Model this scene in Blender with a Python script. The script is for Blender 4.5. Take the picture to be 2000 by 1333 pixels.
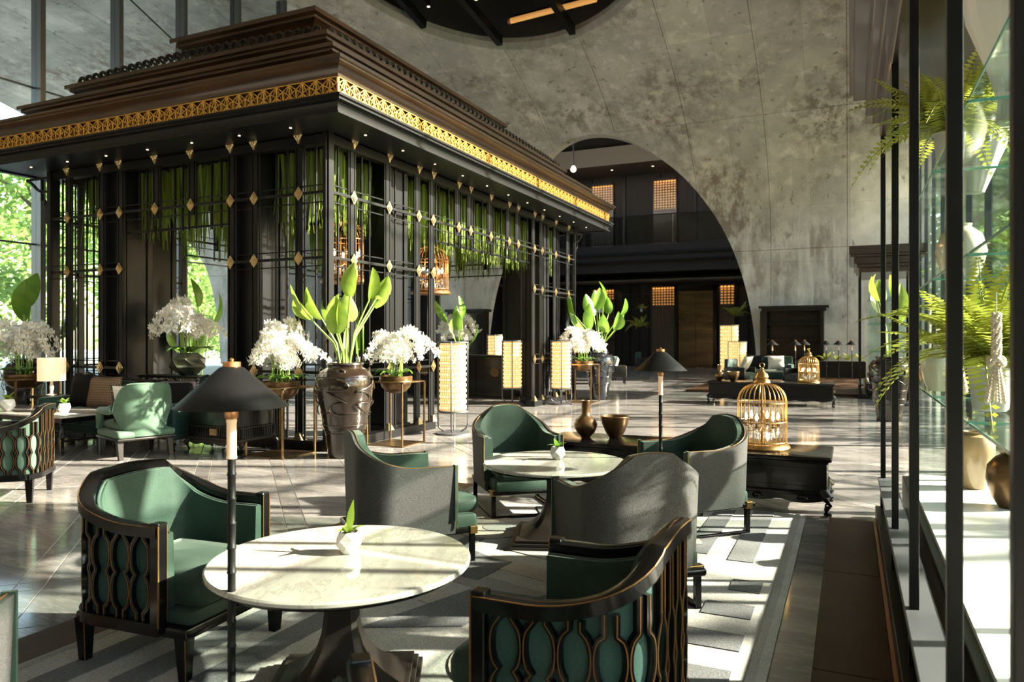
import bpy, math, random
from math import sin, cos, pi, sqrt, radians
from mathutils import Vector

# ------------------------------------------------------------------ camera, sky, sun, exposure
scene = bpy.context.scene
col = scene.collection
for _o in list(bpy.data.objects):
    bpy.data.objects.remove(_o)
TH = math.atan(660 / 1440)                       # yaw between the view and the building's long axis
cam_data = bpy.data.cameras.new('camera')
cam_data.lens = 36 * 1440 / 2000
cam_data.sensor_width = 36
cam_data.shift_y = -0.00325
cam_data.clip_start = 0.05
cam_data.clip_end = 400
cam_data.dof.use_dof = True
cam_data.dof.focus_distance = 4.6
cam_data.dof.aperture_fstop = 3.5
cam = bpy.data.objects.new('camera', cam_data)
cam.location = (0, 0, 1.45)
cam.rotation_euler = (pi / 2, 0, TH)
col.objects.link(cam)
scene.camera = cam

SUN_AZ = radians(22)                             # direction the sun stands in, from +X towards +Y
SUN_EL = radians(25.5)
world = bpy.data.worlds.new('sky')
scene.world = world
world.use_nodes = True
wn = world.node_tree
wn.nodes.clear()
_sky = wn.nodes.new('ShaderNodeTexSky')
_sky.sky_type = 'NISHITA'
_sky.sun_disc = False
_sky.sun_elevation = SUN_EL
_sky.sun_rotation = pi / 2 - SUN_AZ
_sky.air_density = 1.4
_sky.dust_density = 1.6
_bg = wn.nodes.new('ShaderNodeBackground')
_bg.inputs['Strength'].default_value = 0.47
_wo = wn.nodes.new('ShaderNodeOutputWorld')
wn.links.new(_sky.outputs[0], _bg.inputs['Color'])
wn.links.new(_bg.outputs[0], _wo.inputs[0])

sun_data = bpy.data.lights.new('sun', 'SUN')
sun_data.energy = 22.0
sun_data.angle = radians(0.8)
sun_data.color = (1.0, 0.89, 0.73)
sun = bpy.data.objects.new('sun', sun_data)
_sd = Vector((cos(SUN_AZ) * cos(SUN_EL), sin(SUN_AZ) * cos(SUN_EL), sin(SUN_EL)))
sun.rotation_euler = _sd.to_track_quat('Z', 'Y').to_euler()
sun.location = (20, 10, 20)
col.objects.link(sun)

scene.view_settings.view_transform = 'Standard'
scene.view_settings.look = 'None'
scene.view_settings.exposure = 1.0
scene.view_settings.gamma = 1.0
scene.view_settings.use_curve_mapping = False
scene.cycles.max_bounces = 10
scene.cycles.diffuse_bounces = 5
scene.cycles.transparent_max_bounces = 24
scene.cycles.sample_clamp_indirect = 8.0
scene.cycles.use_denoising = True
scene.cycles.caustics_reflective = False
scene.cycles.caustics_refractive = False

R = random.Random(11)

# ------------------------------------------------------------------ materials
M = {}


def nodes_of(name):
    m = bpy.data.materials.new(name)
    m.use_nodes = True
    n = m.node_tree
    n.nodes.clear()
    out = n.nodes.new('ShaderNodeOutputMaterial')
    M[name] = m
    return m, n, out


def nd(n, kind, **kw):
    x = n.nodes.new(kind)
    for k, v in kw.items():
        if k in x.inputs:
            x.inputs[k].default_value = v
        else:
            setattr(x, k, v)
    return x


def coords(n, where, stretch=(1, 1, 1), rot=(0, 0, 0)):
    if where == 'pos':
        g = nd(n, 'ShaderNodeNewGeometry')
        src = g.outputs['Position']
    else:
        g = nd(n, 'ShaderNodeTexCoord')
        src = g.outputs['Object']
    mp = nd(n, 'ShaderNodeMapping')
    mp.inputs['Scale'].default_value = stretch
    mp.inputs['Rotation'].default_value = rot
    n.links.new(src, mp.inputs['Vector'])
    return mp.outputs[0]


def ramp(n, fac, stops):
    r = nd(n, 'ShaderNodeValToRGB')
    e = r.color_ramp.elements
    while len(e) < len(stops):
        e.new(0.5)
    for k, (p, c) in enumerate(stops):
        e[k].position = p
        e[k].color = (*c, 1) if len(c) == 3 else c
    n.links.new(fac, r.inputs[0])
    return r.outputs[0]


def noise(n, vec, scale, detail=4, rough=.55):
    t = nd(n, 'ShaderNodeTexNoise')
    t.inputs['Scale'].default_value = scale
    t.inputs['Detail'].default_value = detail
    t.inputs['Roughness'].default_value = rough
    n.links.new(vec, t.inputs['Vector'])
    return t.outputs['Fac']


def mixc(n, fac, a, b, mode='MIX'):
    x = nd(n, 'ShaderNodeMix', data_type='RGBA', blend_type=mode)
    if isinstance(fac, (int, float)):
        x.inputs[0].default_value = fac
    else:
        n.links.new(fac, x.inputs[0])
    for s, v in ((6, a), (7, b)):
        if isinstance(v, tuple):
            x.inputs[s].default_value = (*v, 1)
        else:
            n.links.new(v, x.inputs[s])
    return x.outputs[2]


def pbr(name, colr, rough=.5, metal=0., var=None, bump=None, sheen=0., coat=0., where='obj', emit=None, spec=.5,
        trans=0., rand=0.):
    """var = (colour2, scale, stretch, low, high); bump = (scale, strength); rand = brightness spread between copies"""
    m, n, out = nodes_of(name)
    p = nd(n, 'ShaderNodeBsdfPrincipled')
    p.inputs['Roughness'].default_value = rough
    p.inputs['Metallic'].default_value = metal
    p.inputs['Specular IOR Level'].default_value = spec
    p.inputs['Base Color'].default_value = (*colr, 1)
    c = None
    if var:
        v = coords(n, where, var[2])
        c = ramp(n, noise(n, v, var[1]), [(var[3], colr), (var[4], var[0])])
    if rand:
        oi = nd(n, 'ShaderNodeObjectInfo')
        hs = nd(n, 'ShaderNodeHueSaturation')
        mr = nd(n, 'ShaderNodeMapRange')
        mr.inputs['To Min'].default_value = 1 - rand
        mr.inputs['To Max'].default_value = 1 + rand
        n.links.new(oi.outputs['Random'], mr.inputs['Value'])
        n.links.new(mr.outputs[0], hs.inputs['Value'])
        if c is not None:
            n.links.new(c, hs.inputs['Color'])
        else:
            hs.inputs['Color'].default_value = (*colr, 1)
        c = hs.outputs[0]
    if c is not None:
        n.links.new(c, p.inputs['Base Color'])
    if bump:
        v2 = coords(n, where)
        b = nd(n, 'ShaderNodeBump')
        b.inputs['Strength'].default_value = bump[1]
        b.inputs['Distance'].default_value = .02
        n.links.new(noise(n, v2, bump[0], 3), b.inputs['Height'])
        n.links.new(b.outputs[0], p.inputs['Normal'])
    if sheen:
        p.inputs['Sheen Weight'].default_value = sheen
        p.inputs['Sheen Roughness'].default_value = .4
        p.inputs['Sheen Tint'].default_value = (min(1, colr[0] * 3 + .3), min(1, colr[1] * 3 + .3), min(1, colr[2] * 3 + .3), 1)
    if coat:
        p.inputs['Coat Weight'].default_value = coat
        p.inputs['Coat Roughness'].default_value = .06
    if emit:
        p.inputs['Emission Color'].default_value = (*emit[0], 1)
        p.inputs['Emission Strength'].default_value = emit[1]
    if trans:
        tr = nd(n, 'ShaderNodeBsdfTranslucent')
        if c is not None:
            n.links.new(c, tr.inputs[0])
        else:
            tr.inputs[0].default_value = (*colr, 1)
        mx = nd(n, 'ShaderNodeMixShader')
        mx.inputs[0].default_value = trans
        n.links.new(p.outputs[0], mx.inputs[1])
        n.links.new(tr.outputs[0], mx.inputs[2])
        n.links.new(mx.outputs[0], out.inputs[0])
    else:
        n.links.new(p.outputs[0], out.inputs[0])
    return m


def thin_glass(name, tint, refl=1.0, rough=0.02):
    m, n, out = nodes_of(name)
    t = nd(n, 'ShaderNodeBsdfTransparent')
    t.inputs[0].default_value = (*tint, 1)
    g = nd(n, 'ShaderNodeBsdfGlossy')
    g.inputs['Roughness'].default_value = rough
    fr = nd(n, 'ShaderNodeFresnel')
    fr.inputs[0].default_value = 1.35
    mu = nd(n, 'ShaderNodeMath', operation='MULTIPLY')
    mu.inputs[1].default_value = refl
    n.links.new(fr.outputs[0], mu.inputs[0])
    mx = nd(n, 'ShaderNodeMixShader')
    n.links.new(mu.outputs[0], mx.inputs[0])
    n.links.new(t.outputs[0], mx.inputs[1])
    n.links.new(g.outputs[0], mx.inputs[2])
    n.links.new(mx.outputs[0], out.inputs[0])


def concrete(name, a, b, stain, amount):
    m, n, out = nodes_of(name)
    p = nd(n, 'ShaderNodeBsdfPrincipled')
    p.inputs['Roughness'].default_value = .8
    p.inputs['Specular IOR Level'].default_value = .2
    v = coords(n, 'pos')
    vs = coords(n, 'pos', (1, 1, .35))
    c = ramp(n, noise(n, v, .32, 6, .62), [(.32, a), (.5, b), (.68, tuple(min(1, k * 1.25) for k in a))])
    # rust and mould: where a big soft patch meets a fine speckle
    s1 = ramp(n, noise(n, v, .28, 3, .5), [(.44, (0, 0, 0)), (.66, (1, 1, 1))])
    s2 = ramp(n, noise(n, vs, 2.6, 7, .72), [(.44, (0, 0, 0)), (.58, (1, 1, 1))])
    k = mixc(n, 1.0, s1, s2, 'MULTIPLY')
    kk = nd(n, 'ShaderNodeMath', operation='MULTIPLY')
    kk.inputs[1].default_value = amount
    n.links.new(k, kk.inputs[0])
    c = mixc(n, kk.outputs[0], c, stain)
    s3 = ramp(n, noise(n, vs, 3.4, 6, .7), [(.60, (0, 0, 0)), (.68, (1, 1, 1))])
    k3 = nd(n, 'ShaderNodeMath', operation='MULTIPLY')
    k3.inputs[1].default_value = amount * .8
    n.links.new(s3, k3.inputs[0])
    c = mixc(n, k3.outputs[0], c, tuple(q * .45 for q in stain))
    # pale run marks
    s4 = ramp(n, noise(n, coords(n, 'pos', (2.2, 2.2, .16)), 1.1, 4, .6), [(.55, (0, 0, 0)), (.72, (1, 1, 1))])
    k4 = nd(n, 'ShaderNodeMath', operation='MULTIPLY')
    k4.inputs[1].default_value = .5
    n.links.new(s4, k4.inputs[0])
    c = mixc(n, k4.outputs[0], c, tuple(min(1, q * 1.45) for q in a))
    # formwork: each pour a slightly different grey, with fine seams
    se = nd(n, 'ShaderNodeSeparateXYZ')
    n.links.new(v, se.inputs[0])
    ma = nd(n, 'ShaderNodeMath', operation='MULTIPLY_ADD')
    ma.inputs[1].default_value = -.85
    n.links.new(se.outputs[1], ma.inputs[0])
    n.links.new(se.outputs[2], ma.inputs[2])
    cx = nd(n, 'ShaderNodeCombineXYZ')
    n.links.new(se.outputs[0], cx.inputs[0])
    n.links.new(ma.outputs[0], cx.inputs[1])
    br = nd(n, 'ShaderNodeTexBrick')
    br.offset = 0
    for key, val in (('Scale', 1), ('Brick Width', 1.34), ('Row Height', 2.35), ('Mortar Size', .008), ('Mortar Smooth', .6),
                     ('Color1', (.9, .9, .9, 1)), ('Color2', (1.12, 1.11, 1.08, 1)), ('Mortar', (.72, .7, .68, 1))):
        br.inputs[key].default_value = val
    n.links.new(cx.outputs[0], br.inputs['Vector'])
    c = mixc(n, 1.0, c, br.outputs['Color'], 'MULTIPLY')
    n.links.new(c, p.inputs['Base Color'])
    bp = nd(n, 'ShaderNodeBump')
    bp.inputs['Strength'].default_value = .25
    bp.inputs['Distance'].default_value = .05
    n.links.new(noise(n, v, 3.0, 6, .7), bp.inputs['Height'])
    n.links.new(bp.outputs[0], p.inputs['Normal'])
    n.links.new(p.outputs[0], out.inputs[0])


def stone(name, a, b, vein, rough, rot):
    m, n, out = nodes_of(name)
    p = nd(n, 'ShaderNodeBsdfPrincipled')
    p.inputs['Specular IOR Level'].default_value = .5
    v = coords(n, 'pos', (.55, 3.2, 1), (0, 0, rot))
    c = ramp(n, noise(n, v, 1.1, 6, .6), [(.3, a), (.7, b)])
    w = ramp(n, noise(n, v, 2.3, 8, .7), [(.47, (0, 0, 0)), (.5, (1, 1, 1)), (.53, (0, 0, 0))])
    k = nd(n, 'ShaderNodeMath', operation='MULTIPLY')
    k.inputs[1].default_value = .35
    n.links.new(w, k.inputs[0])
    c = mixc(n, k.outputs[0], c, vein)
    oi = nd(n, 'ShaderNodeObjectInfo')
    mr = nd(n, 'ShaderNodeMapRange')
    mr.inputs['To Min'].default_value = .82
    mr.inputs['To Max'].default_value = 1.16
    n.links.new(oi.outputs['Random'], mr.inputs['Value'])
    hs = nd(n, 'ShaderNodeHueSaturation')
    n.links.new(mr.outputs[0], hs.inputs['Value'])
    n.links.new(c, hs.inputs['Color'])
    n.links.new(hs.outputs[0], p.inputs['Base Color'])
    rr = ramp(n, noise(n, coords(n, 'pos'), 2.0, 3), [(.3, (rough * .7,) * 3), (.7, (rough * 1.4,) * 3)])
    n.links.new(rr, p.inputs['Roughness'])
    n.links.new(p.outputs[0], out.inputs[0])


def marble(name):
    m, n, out = nodes_of(name)
    p = nd(n, 'ShaderNodeBsdfPrincipled')
    p.inputs['Roughness'].default_value = .09
    v = coords(n, 'obj', (3.0, 1.2, 1), (0, 0, .7))
    c = ramp(n, noise(n, v, 1.6, 5, .6), [(.3, (.34, .31, .28)), (.6, (.47, .44, .40))])
    w = ramp(n, noise(n, v, 2.2, 9, .72), [(.478, (0, 0, 0)), (.5, (1, 1, 1)), (.522, (0, 0, 0))])
    k = nd(n, 'ShaderNodeMath', operation='MULTIPLY')
    k.inputs[1].default_value = .85
    n.links.new(w, k.inputs[0])
    c = mixc(n, k.outputs[0], c, (.3, .26, .22))
    n.links.new(c, p.inputs['Base Color'])
    n.links.new(p.outputs[0], out.inputs[0])


def velvet(name, a, b, rough=.6):
    m, n, out = nodes_of(name)
    p = nd(n, 'ShaderNodeBsdfPrincipled')
    p.inputs['Roughness'].default_value = rough
    p.inputs['Specular IOR Level'].default_value = .25
    p.inputs['Sheen Weight'].default_value = .35
    p.inputs['Sheen Roughness'].default_value = .35
    p.inputs['Sheen Tint'].default_value = (.68, .76, .68, 1)
    v = coords(n, 'obj')
    c = ramp(n, noise(n, v, 5, 3), [(.3, a), (.7, b)])
    f = ramp(n, noise(n, v, 260, 2), [(.35, (.75, .75, .75)), (.65, (1.2, 1.2, 1.2))])
    c = mixc(n, 1.0, c, f, 'MULTIPLY')
    n.links.new(c, p.inputs['Base Color'])
    bp = nd(n, 'ShaderNodeBump')
    bp.inputs['Strength'].default_value = .15
    bp.inputs['Distance'].default_value = .004
    n.links.new(noise(n, v, 300, 2), bp.inputs['Height'])
    n.links.new(bp.outputs[0], p.inputs['Normal'])
    n.links.new(p.outputs[0], out.inputs[0])


def speckle(name, a, b, scale, rough=.8, where='obj'):
    m, n, out = nodes_of(name)
    p = nd(n, 'ShaderNodeBsdfPrincipled')
    p.inputs['Roughness'].default_value = rough
    p.inputs['Specular IOR Level'].default_value = .3
    v = coords(n, where)
    c = ramp(n, noise(n, v, scale, 3, .7), [(.38, a), (.62, b)])
    c2 = ramp(n, noise(n, v, 2.2, 3), [(.3, (.82, .82, .82)), (.7, (1.12, 1.12, 1.12))])
    c = mixc(n, 1.0, c, c2, 'MULTIPLY')
    n.links.new(c, p.inputs['Base Color'])
    bp = nd(n, 'ShaderNodeBump')
    bp.inputs['Strength'].default_value = .3
    bp.inputs['Distance'].default_value = .006
    n.links.new(noise(n, v, scale, 2), bp.inputs['Height'])
    n.links.new(bp.outputs[0], p.inputs['Normal'])
    n.links.new(p.outputs[0], out.inputs[0])


def plaid(name, a, b):
    m, n, out = nodes_of(name)
    p = nd(n, 'ShaderNodeBsdfPrincipled')
    p.inputs['Roughness'].default_value = .85
    v = coords(n, 'obj')
    ws = []
    for d in ('X', 'Z'):
        w = nd(n, 'ShaderNodeTexWave', wave_type='BANDS', bands_direction=d)
        w.inputs['Scale'].default_value = 9
        n.links.new(v, w.inputs['Vector'])
        ws.append(ramp(n, w.outputs['Fac'], [(.45, (1, 1, 1)), (.6, (.35, .35, .35))]))
    k = mixc(n, 1.0, ws[0], ws[1], 'MULTIPLY')
    n.links.new(mixc(n, k, b, a), p.inputs['Base Color'])
    n.links.new(p.outputs[0], out.inputs[0])


def weave_glow(name, lit, dark, strength, sx, sz):
    """a screen of little woven windows, lit from within"""
    m, n, out = nodes_of(name)
    v = coords(n, 'obj')
    br = nd(n, 'ShaderNodeTexBrick')
    br.offset = 0
    br.inputs['Scale'].default_value = 1
    br.inputs['Brick Width'].default_value = sx
    br.inputs['Row Height'].default_value = sz
    br.inputs['Mortar Size'].default_value = sz * .16
    br.inputs['Color1'].default_value = (*lit, 1)
    br.inputs['Color2'].default_value = (*[k * .8 for k in lit], 1)
    br.inputs['Mortar'].default_value = (*dark, 1)
    se = nd(n, 'ShaderNodeSeparateXYZ')
    n.links.new(v, se.inputs[0])
    ar = nd(n, 'ShaderNodeMath', operation='ARCTAN2')
    n.links.new(se.outputs[0], ar.inputs[0])
    n.links.new(se.outputs[1], ar.inputs[1])
    mu = nd(n, 'ShaderNodeMath', operation='MULTIPLY')
    mu.inputs[1].default_value = .2
    n.links.new(ar.outputs[0], mu.inputs[0])
    cb = nd(n, 'ShaderNodeCombineXYZ')
    n.links.new(mu.outputs[0], cb.inputs[0])
    n.links.new(se.outputs[2], cb.inputs[1])
    n.links.new(cb.outputs[0], br.inputs['Vector'])
    p = nd(n, 'ShaderNodeBsdfPrincipled')
    p.inputs['Roughness'].default_value = .7
    n.links.new(br.outputs['Color'], p.inputs['Base Color'])
    n.links.new(br.outputs['Color'], p.inputs['Emission Color'])
    p.inputs['Emission Strength'].default_value = strength
    n.links.new(p.outputs[0], out.inputs[0])


concrete('concrete', (.57, .535, .495), (.42, .395, .365), (.17, .12, .10), .8)
concrete('concrete_plain', (.36, .35, .32), (.29, .285, .26), (.2, .17, .15), .4)
stone('floor_stone', (.125, .12, .116), (.255, .245, .234), (.46, .40, .37), .12, pi / 4)
stone('floor_stone_cross', (.12, .116, .112), (.24, .232, .222), (.46, .40, .37), .12, -pi / 4)
pbr('grout', (.62, .59, .53), .6)
pbr('brown_stone', (.04, .02, .011), .5, spec=.1, var=((.08, .042, .024), 2.2, (1, .35, 1), .35, .7), where='pos')
speckle('rug_light', (.27, .268, .25), (.40, .395, .37), 120, .95, 'pos')
speckle('rug_dark', (.075, .08, .085), (.15, .155, .16), 120, .95, 'pos')
speckle('rug_mid', (.2, .2, .19), (.3, .295, .275), 120, .95, 'pos')
speckle('rug_sand', (.26, .225, .19), (.4, .36, .31), 120, .95, 'pos')
marble('marble')
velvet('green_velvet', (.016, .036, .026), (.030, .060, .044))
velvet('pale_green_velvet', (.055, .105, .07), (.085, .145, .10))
velvet('dark_green_velvet', (.012, .035, .03), (.02, .055, .045))
velvet('teal_cloth', (.02, .052, .048), (.034, .082, .074), .75)
speckle('grey_cloth', (.011, .012, .014), (.078, .078, .076), 330, .6)
pbr('black_lacquer', (.0035, .0033, .0035), .2, coat=.12, spec=.25)
pbr('black_wood', (.008, .0065, .0055), .38, spec=.28, var=((.018, .014, .011), 3, (1, 1, .2), .4, .8))
pbr('dark_frame', (.006, .0063, .0072), .36, spec=.22)
pbr('steel_post', (.085, .09, .10), .4, metal=.3)
pbr('bronze_wood', (.020, .012, .008), .28, coat=.35, var=((.055, .027, .013), 3, (.3, .3, 4), .35, .7))  # redder second tone paints in the warm reflection of the sunlit floor
pbr('gold', (.52, .33, .12), .3, metal=1, var=((.34, .2, .075), 14, (1, 1, 1), .4, .7))
pbr('gold_leaf', (.83, .5, .13), .33, metal=.9)
pbr('pale_gold', (.6, .47, .27), .32, metal=1)
pbr('worn_gold_edge', (.17, .085, .025), .42, metal=.6)
pbr('antique_brass', (.32, .22, .11), .34, metal=1, var=((.2, .13, .06), 9, (1, 1, 1), .35, .65))
pbr('bronze_glaze', (.17, .098, .042), .3, metal=.7, var=((.085, .05, .024), 6, (1, 1, 1), .35, .7))
pbr('brown_glaze', (.009, .006, .004), .1, coat=.6, var=((.026, .016, .010), 3, (1, 1, .6), .35, .7), bump=(14, .3))
pbr('black_glaze', (.012, .013, .016), .08, coat=1, bump=(16, .2))
pbr('white_pot', (.72, .7, .66), .5)
pbr('grey_pot', (.36, .37, .36), .6, bump=(40, .2))
pbr('leaf', (.10, .22, .025), .38, trans=.35, var=((.2, .36, .04), 4, (1, 1, 1), .3, .7))
pbr('leaf_bright', (.15, .25, .028), .42, trans=.38, var=((.25, .35, .055), 9, (1, 1, 1), .3, .7))
pbr('leaf_dark', (.03, .085, .018), .4, trans=.2, var=((.07, .15, .03), 5, (1, 1, 1), .3, .7))
pbr('fern_green', (.2, .24, .025), .5, trans=.45, var=((.42, .44, .07), 5, (1, 1, 1), .3, .7))
pbr('hanging_green', (.10, .17, .015), .55, trans=.35, var=((.2, .27, .03), 6, (1, 1, .3), .3, .7))
pbr('stalk', (.22, .36, .06), .45)
pbr('petal', (.82, .8, .76), .5, trans=.3)
pbr('petal_heart', (.75, .6, .2), .5)
pbr('soil', (.04, .03, .02), .9)
pbr('tree_leaf', (.11, .22, .045), .5, trans=.5, var=((.28, .42, .12), .8, (1, 1, 1), .3, .7), where='pos')
pbr('bounce_paving', (.6, .6, .58), .8)  # made this pale so it bounces light up onto the left vault
pbr('bark', (.09, .07, .055), .85)
pbr('lawn', (.34, .33, .29), .95, var=((.2, .23, .13), .6, (1, 1, 1), .4, .7), where='pos')
pbr('lamp_metal', (.006, .006, .0065), .45, spec=.2)
pbr('copper', (.42, .2, .09), .35, metal=.8)
pbr('frosted_tube', (.62, .46, .36), .5, emit=((1, .6, .3), .16))
pbr('linen_shade', (.85, .78, .64), .8, emit=((1, .72, .38), .35))
pbr('bulb_glow', (1, .9, .7), .5, emit=((1, .68, .3), 9))
pbr('spot_glow', (1, .9, .7), .5, emit=((1, .78, .5), 1.6))
pbr('tube_glow', (1, .6, .25), .5, emit=((1, .42, .1), .22))
pbr('crystal', (.9, .88, .85), .05, spec=1, trans=.4)
pbr('cream_cloth', (.62, .56, .47), .85, bump=(60, .3))
pbr('fringe', (.03, .022, .016), .9)
pbr('black_cushion', (.007, .0065, .007), .8, spec=.2)
plaid('plaid_cloth', (.3, .19, .11), (.12, .07, .045))
weave_glow('lantern_screen', (1, .62, .22), (.34, .17, .05), .8, .042, .042)
weave_glow('lit_lattice', (1, .5, .14), (.04, .02, .01), .75, .16, .16)
pbr('dark_panel', (.011, .009, .008), .5, spec=.25, var=((.018, .014, .012), 2, (3, 3, .3), .4, .7), where='pos')
pbr('dark_ceiling', (.012, .012, .012), .7)
pbr('grey_ceiling', (.12, .11, .09), .8)
pbr('elevator_bronze', (.10, .075, .045), .22, metal=.9, var=((.2, .14, .08), 1.2, (.4, 1, 3), .4, .65), where='pos')
thin_glass('clear_glass', (.97, .985, .975), .6)
thin_glass('green_glass', (.92, .975, .95), .4)
thin_glass('balustrade_glass', (.55, .58, .56), 1.4)
pbr('glass_edge', (.12, .36, .28), .15)
pbr('opal_base', (.80, .84, .80), .25)
pbr('celadon', (.45, .47, .36), .2, coat=.6, var=((.58, .55, .4), 3, (1, 1, 1), .35, .7))
pbr('white_ceramic', (.72, .69, .66), .35)
pbr('ochre_jar', (.38, .27, .13), .22, coat=.6, var=((.2, .14, .07), 4, (1, 1, .5), .35, .65))
pbr('book_spine', (.045, .02, .015), .5, var=((.09, .05, .03), 9, (1, 1, 3), .4, .7))
pbr('tassel', (.7, .62, .5), .8, bump=(60, .6))
pbr('mosaic', (.28, .27, .2), .16, metal=.6, var=((.1, .12, .08), 5, (1, 1, 1), .35, .6))


# ------------------------------------------------------------------ mesh building
class B:
    """collects faces, then becomes one mesh"""

    def __init__(s):
        s.v = []
        s.f = []

    def add(s, vs, fs):
        k = len(s.v)
        s.v += [tuple(p) for p in vs]
        s.f += [tuple(i + k for i in f) for f in fs]
        return s

    def box(s, cx, cy, cz, sx, sy, sz, rz=0.):
        a, b, c = sx / 2, sy / 2, sz / 2
        co, si = cos(rz), sin(rz)
        vs = []
        for dz in (-c, c):
            for dx, dy in ((-a, -b), (a, -b), (a, b), (-a, b)):
                vs.append((cx + dx * co - dy * si, cy + dx * si + dy * co, cz + dz))
        return s.add(vs, [(3, 2, 1, 0), (4, 5, 6, 7), (0, 1, 5, 4), (1, 2, 6, 5), (2, 3, 7, 6), (3, 0, 4, 7)])

    def span(s, x0, x1, y0, y1, z0, z1):
        return s.box((x0 + x1) / 2, (y0 + y1) / 2, (z0 + z1) / 2, x1 - x0, y1 - y0, z1 - z0)

    def loft(s, rings, closed=True, caps=True):
        n = len(rings[0])
        vs = [p for r in rings for p in r]
        fs = []
        for i in range(len(rings) - 1):
            for j in range(n if closed else n - 1):
                k = (j + 1) % n
                fs.append((i * n + j, i * n + k, (i + 1) * n + k, (i + 1) * n + j))
        if caps and closed:
            fs.append(tuple(range(n - 1, -1, -1)))
            fs.append(tuple((len(rings) - 1) * n + j for j in range(n)))
        return s.add(vs, fs)

    def tube(s, pts, r, n=8, flat=None):
        pts = [Vector(p) for p in pts]
        rings = []
        up = Vector((0, 0, 1))
        for i, p in enumerate(pts):
            d = (pts[min(i + 1, len(pts) - 1)] - pts[max(i - 1, 0)]).normalized()
            a = d.cross(up)
            if a.length < 1e-3:
                a = d.cross(Vector((1, 0, 0)))
            a.normalize()
            b = a.cross(d).normalized()
            rr = r[i] if isinstance(r, (list, tuple)) else r
            rings.append([p + a * (cos(2 * pi * k / n) * rr) + b * (sin(2 * pi * k / n) * rr * (flat or 1)) for k in range(n)])
        return s.loft(rings)

    def bar(s, p, q, w, h):
        """square bar from p to q, w across and h high"""
        p, q = Vector(p), Vector(q)
        d = (q - p).normalized()
        up = Vector((0, 0, 1)) if abs(d.z) < .95 else Vector((0, 1, 0))
        a = d.cross(up).normalized() * (w / 2)
        b = a.cross(d).normalized() * (h / 2)
        return s.loft([[e - a - b, e + a - b, e + a + b, e - a + b] for e in (p, q)])

    def lathe(s, prof, n=24, c=(0, 0, 0), caps=True, lobes=0, depth=0.):
        rings = []
        for r, z in prof:
            rings.append([(c[0] + r * (1 + depth * cos(lobes * 2 * pi * k / n)) * cos(2 * pi * k / n),
                           c[1] + r * (1 + depth * cos(lobes * 2 * pi * k / n)) * sin(2 * pi * k / n), c[2] + z) for k in range(n)])
        return s.loft(rings, True, caps)

    def prism(s, poly, z0, z1):
        return s.loft([[(x, y, z0) for x, y in poly], [(x, y, z1) for x, y in poly]])

    def sheet(s, rows, thick=None):
        """open grid of points, rows of equal length"""
        n = len(rows[0])
        vs = [p for r in rows for p in r]
        fs = [(i * n + j, i * n + j + 1, (i + 1) * n + j + 1, (i + 1) * n + j) for i in range(len(rows) - 1) for j in range(n - 1)]
        return s.add(vs, fs)

    def rbox(s, cx, cy, z0, z1, hx, hy, r=.03, puff=0., n=4):
        def rr(ins):
            ax, ay, q = hx - ins, hy - ins, max(r * 1.3 - ins * .5, .004)
            out = []
            for (sx, sy, a0) in ((1, 1, 0), (-1, 1, pi / 2), (-1, -1, pi), (1, -1, 3 * pi / 2)):
                for k in range(n + 1):
                    a = a0 + pi / 2 * k / n
                    out.append((cx + sx * (ax - q) + q * cos(a), cy + sy * (ay - q) + q * sin(a)))
            return out
        lv = [(r, z0), (r * .3, z0 + r * .3), (0, z0 + r), (0, z1 - r), (r * .3, z1 - r * .3), (r, z1)]
        if puff:
            m = min(hx, hy)
            lv += [(m * .35, z1 + puff * .6), (m * .7, z1 + puff * .95)]
        return s.loft([[(x, y, z) for x, y in rr(i)] for i, z in lv])

    def moved(s, fn):
        s.v = [tuple(fn(*p)) for p in s.v]
        return s

    def mesh(s, name, mat, smooth=None):
        me = bpy.data.meshes.new(name)
        me.from_pydata(s.v, [], s.f)
        me.materials.append(M[mat])
        me.update()
        if smooth:
            me.polygons.foreach_set('use_smooth', [True] * len(me.polygons))
            me.set_sharp_from_angle(angle=radians(smooth))
        return me

    def obj(s, name, mat, parent=None, smooth=None, bevel=0., loc=None, rot=None):
        return put(name, s.mesh(name, mat, smooth), parent, bevel, loc, rot)


def put(name, me, parent=None, bevel=0., loc=None, rot=None):
    o = bpy.data.objects.new(name, me)
    col.objects.link(o)
    if parent:
        o.parent = parent
    if loc:
        o.location = loc
    if rot:
        o.rotation_euler = rot
    if bevel:
        b = o.modifiers.new('edge', 'BEVEL')
        b.width = bevel
        b.segments = 2
        b.limit_method = 'ANGLE'
        b.angle_limit = radians(40)
    return o


def tag(o, label, cat, group=None):
    o['label'] = label
    o['category'] = cat
    if group:
        o['group'] = group
    return o


def thing(name, label, cat, loc=(0, 0, 0), rz=0., group=None):
    o = bpy.data.objects.new(name, None)
    o.empty_display_size = .1
    col.objects.link(o)
    o.location = loc
    o.rotation_euler = (0, 0, rz)
    return tag(o, label, cat, group)


def struct(o):
    o['kind'] = 'structure'
    return o


def copy_tree(root, loc, rz=0., label=None, group=None, scale=None):
    def rec(o, par):
        c = o.copy()
        col.objects.link(c)
        if par:
            c.parent = par
        for ch in o.children:
            rec(ch, c)
        return c
    r = rec(root, None)
    r.location = loc
    r.rotation_euler = (0, 0, rz)
    if scale:
        r.scale = (scale,) * 3
    if label:
        r['label'] = label
    if group:
        r['group'] = group
    return r


def arc(cx, cy, r, a0, a1, n):
    return [(cx + r * cos(a0 + (a1 - a0) * k / n), cy + r * sin(a0 + (a1 - a0) * k / n)) for k in range(n + 1)]


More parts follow.
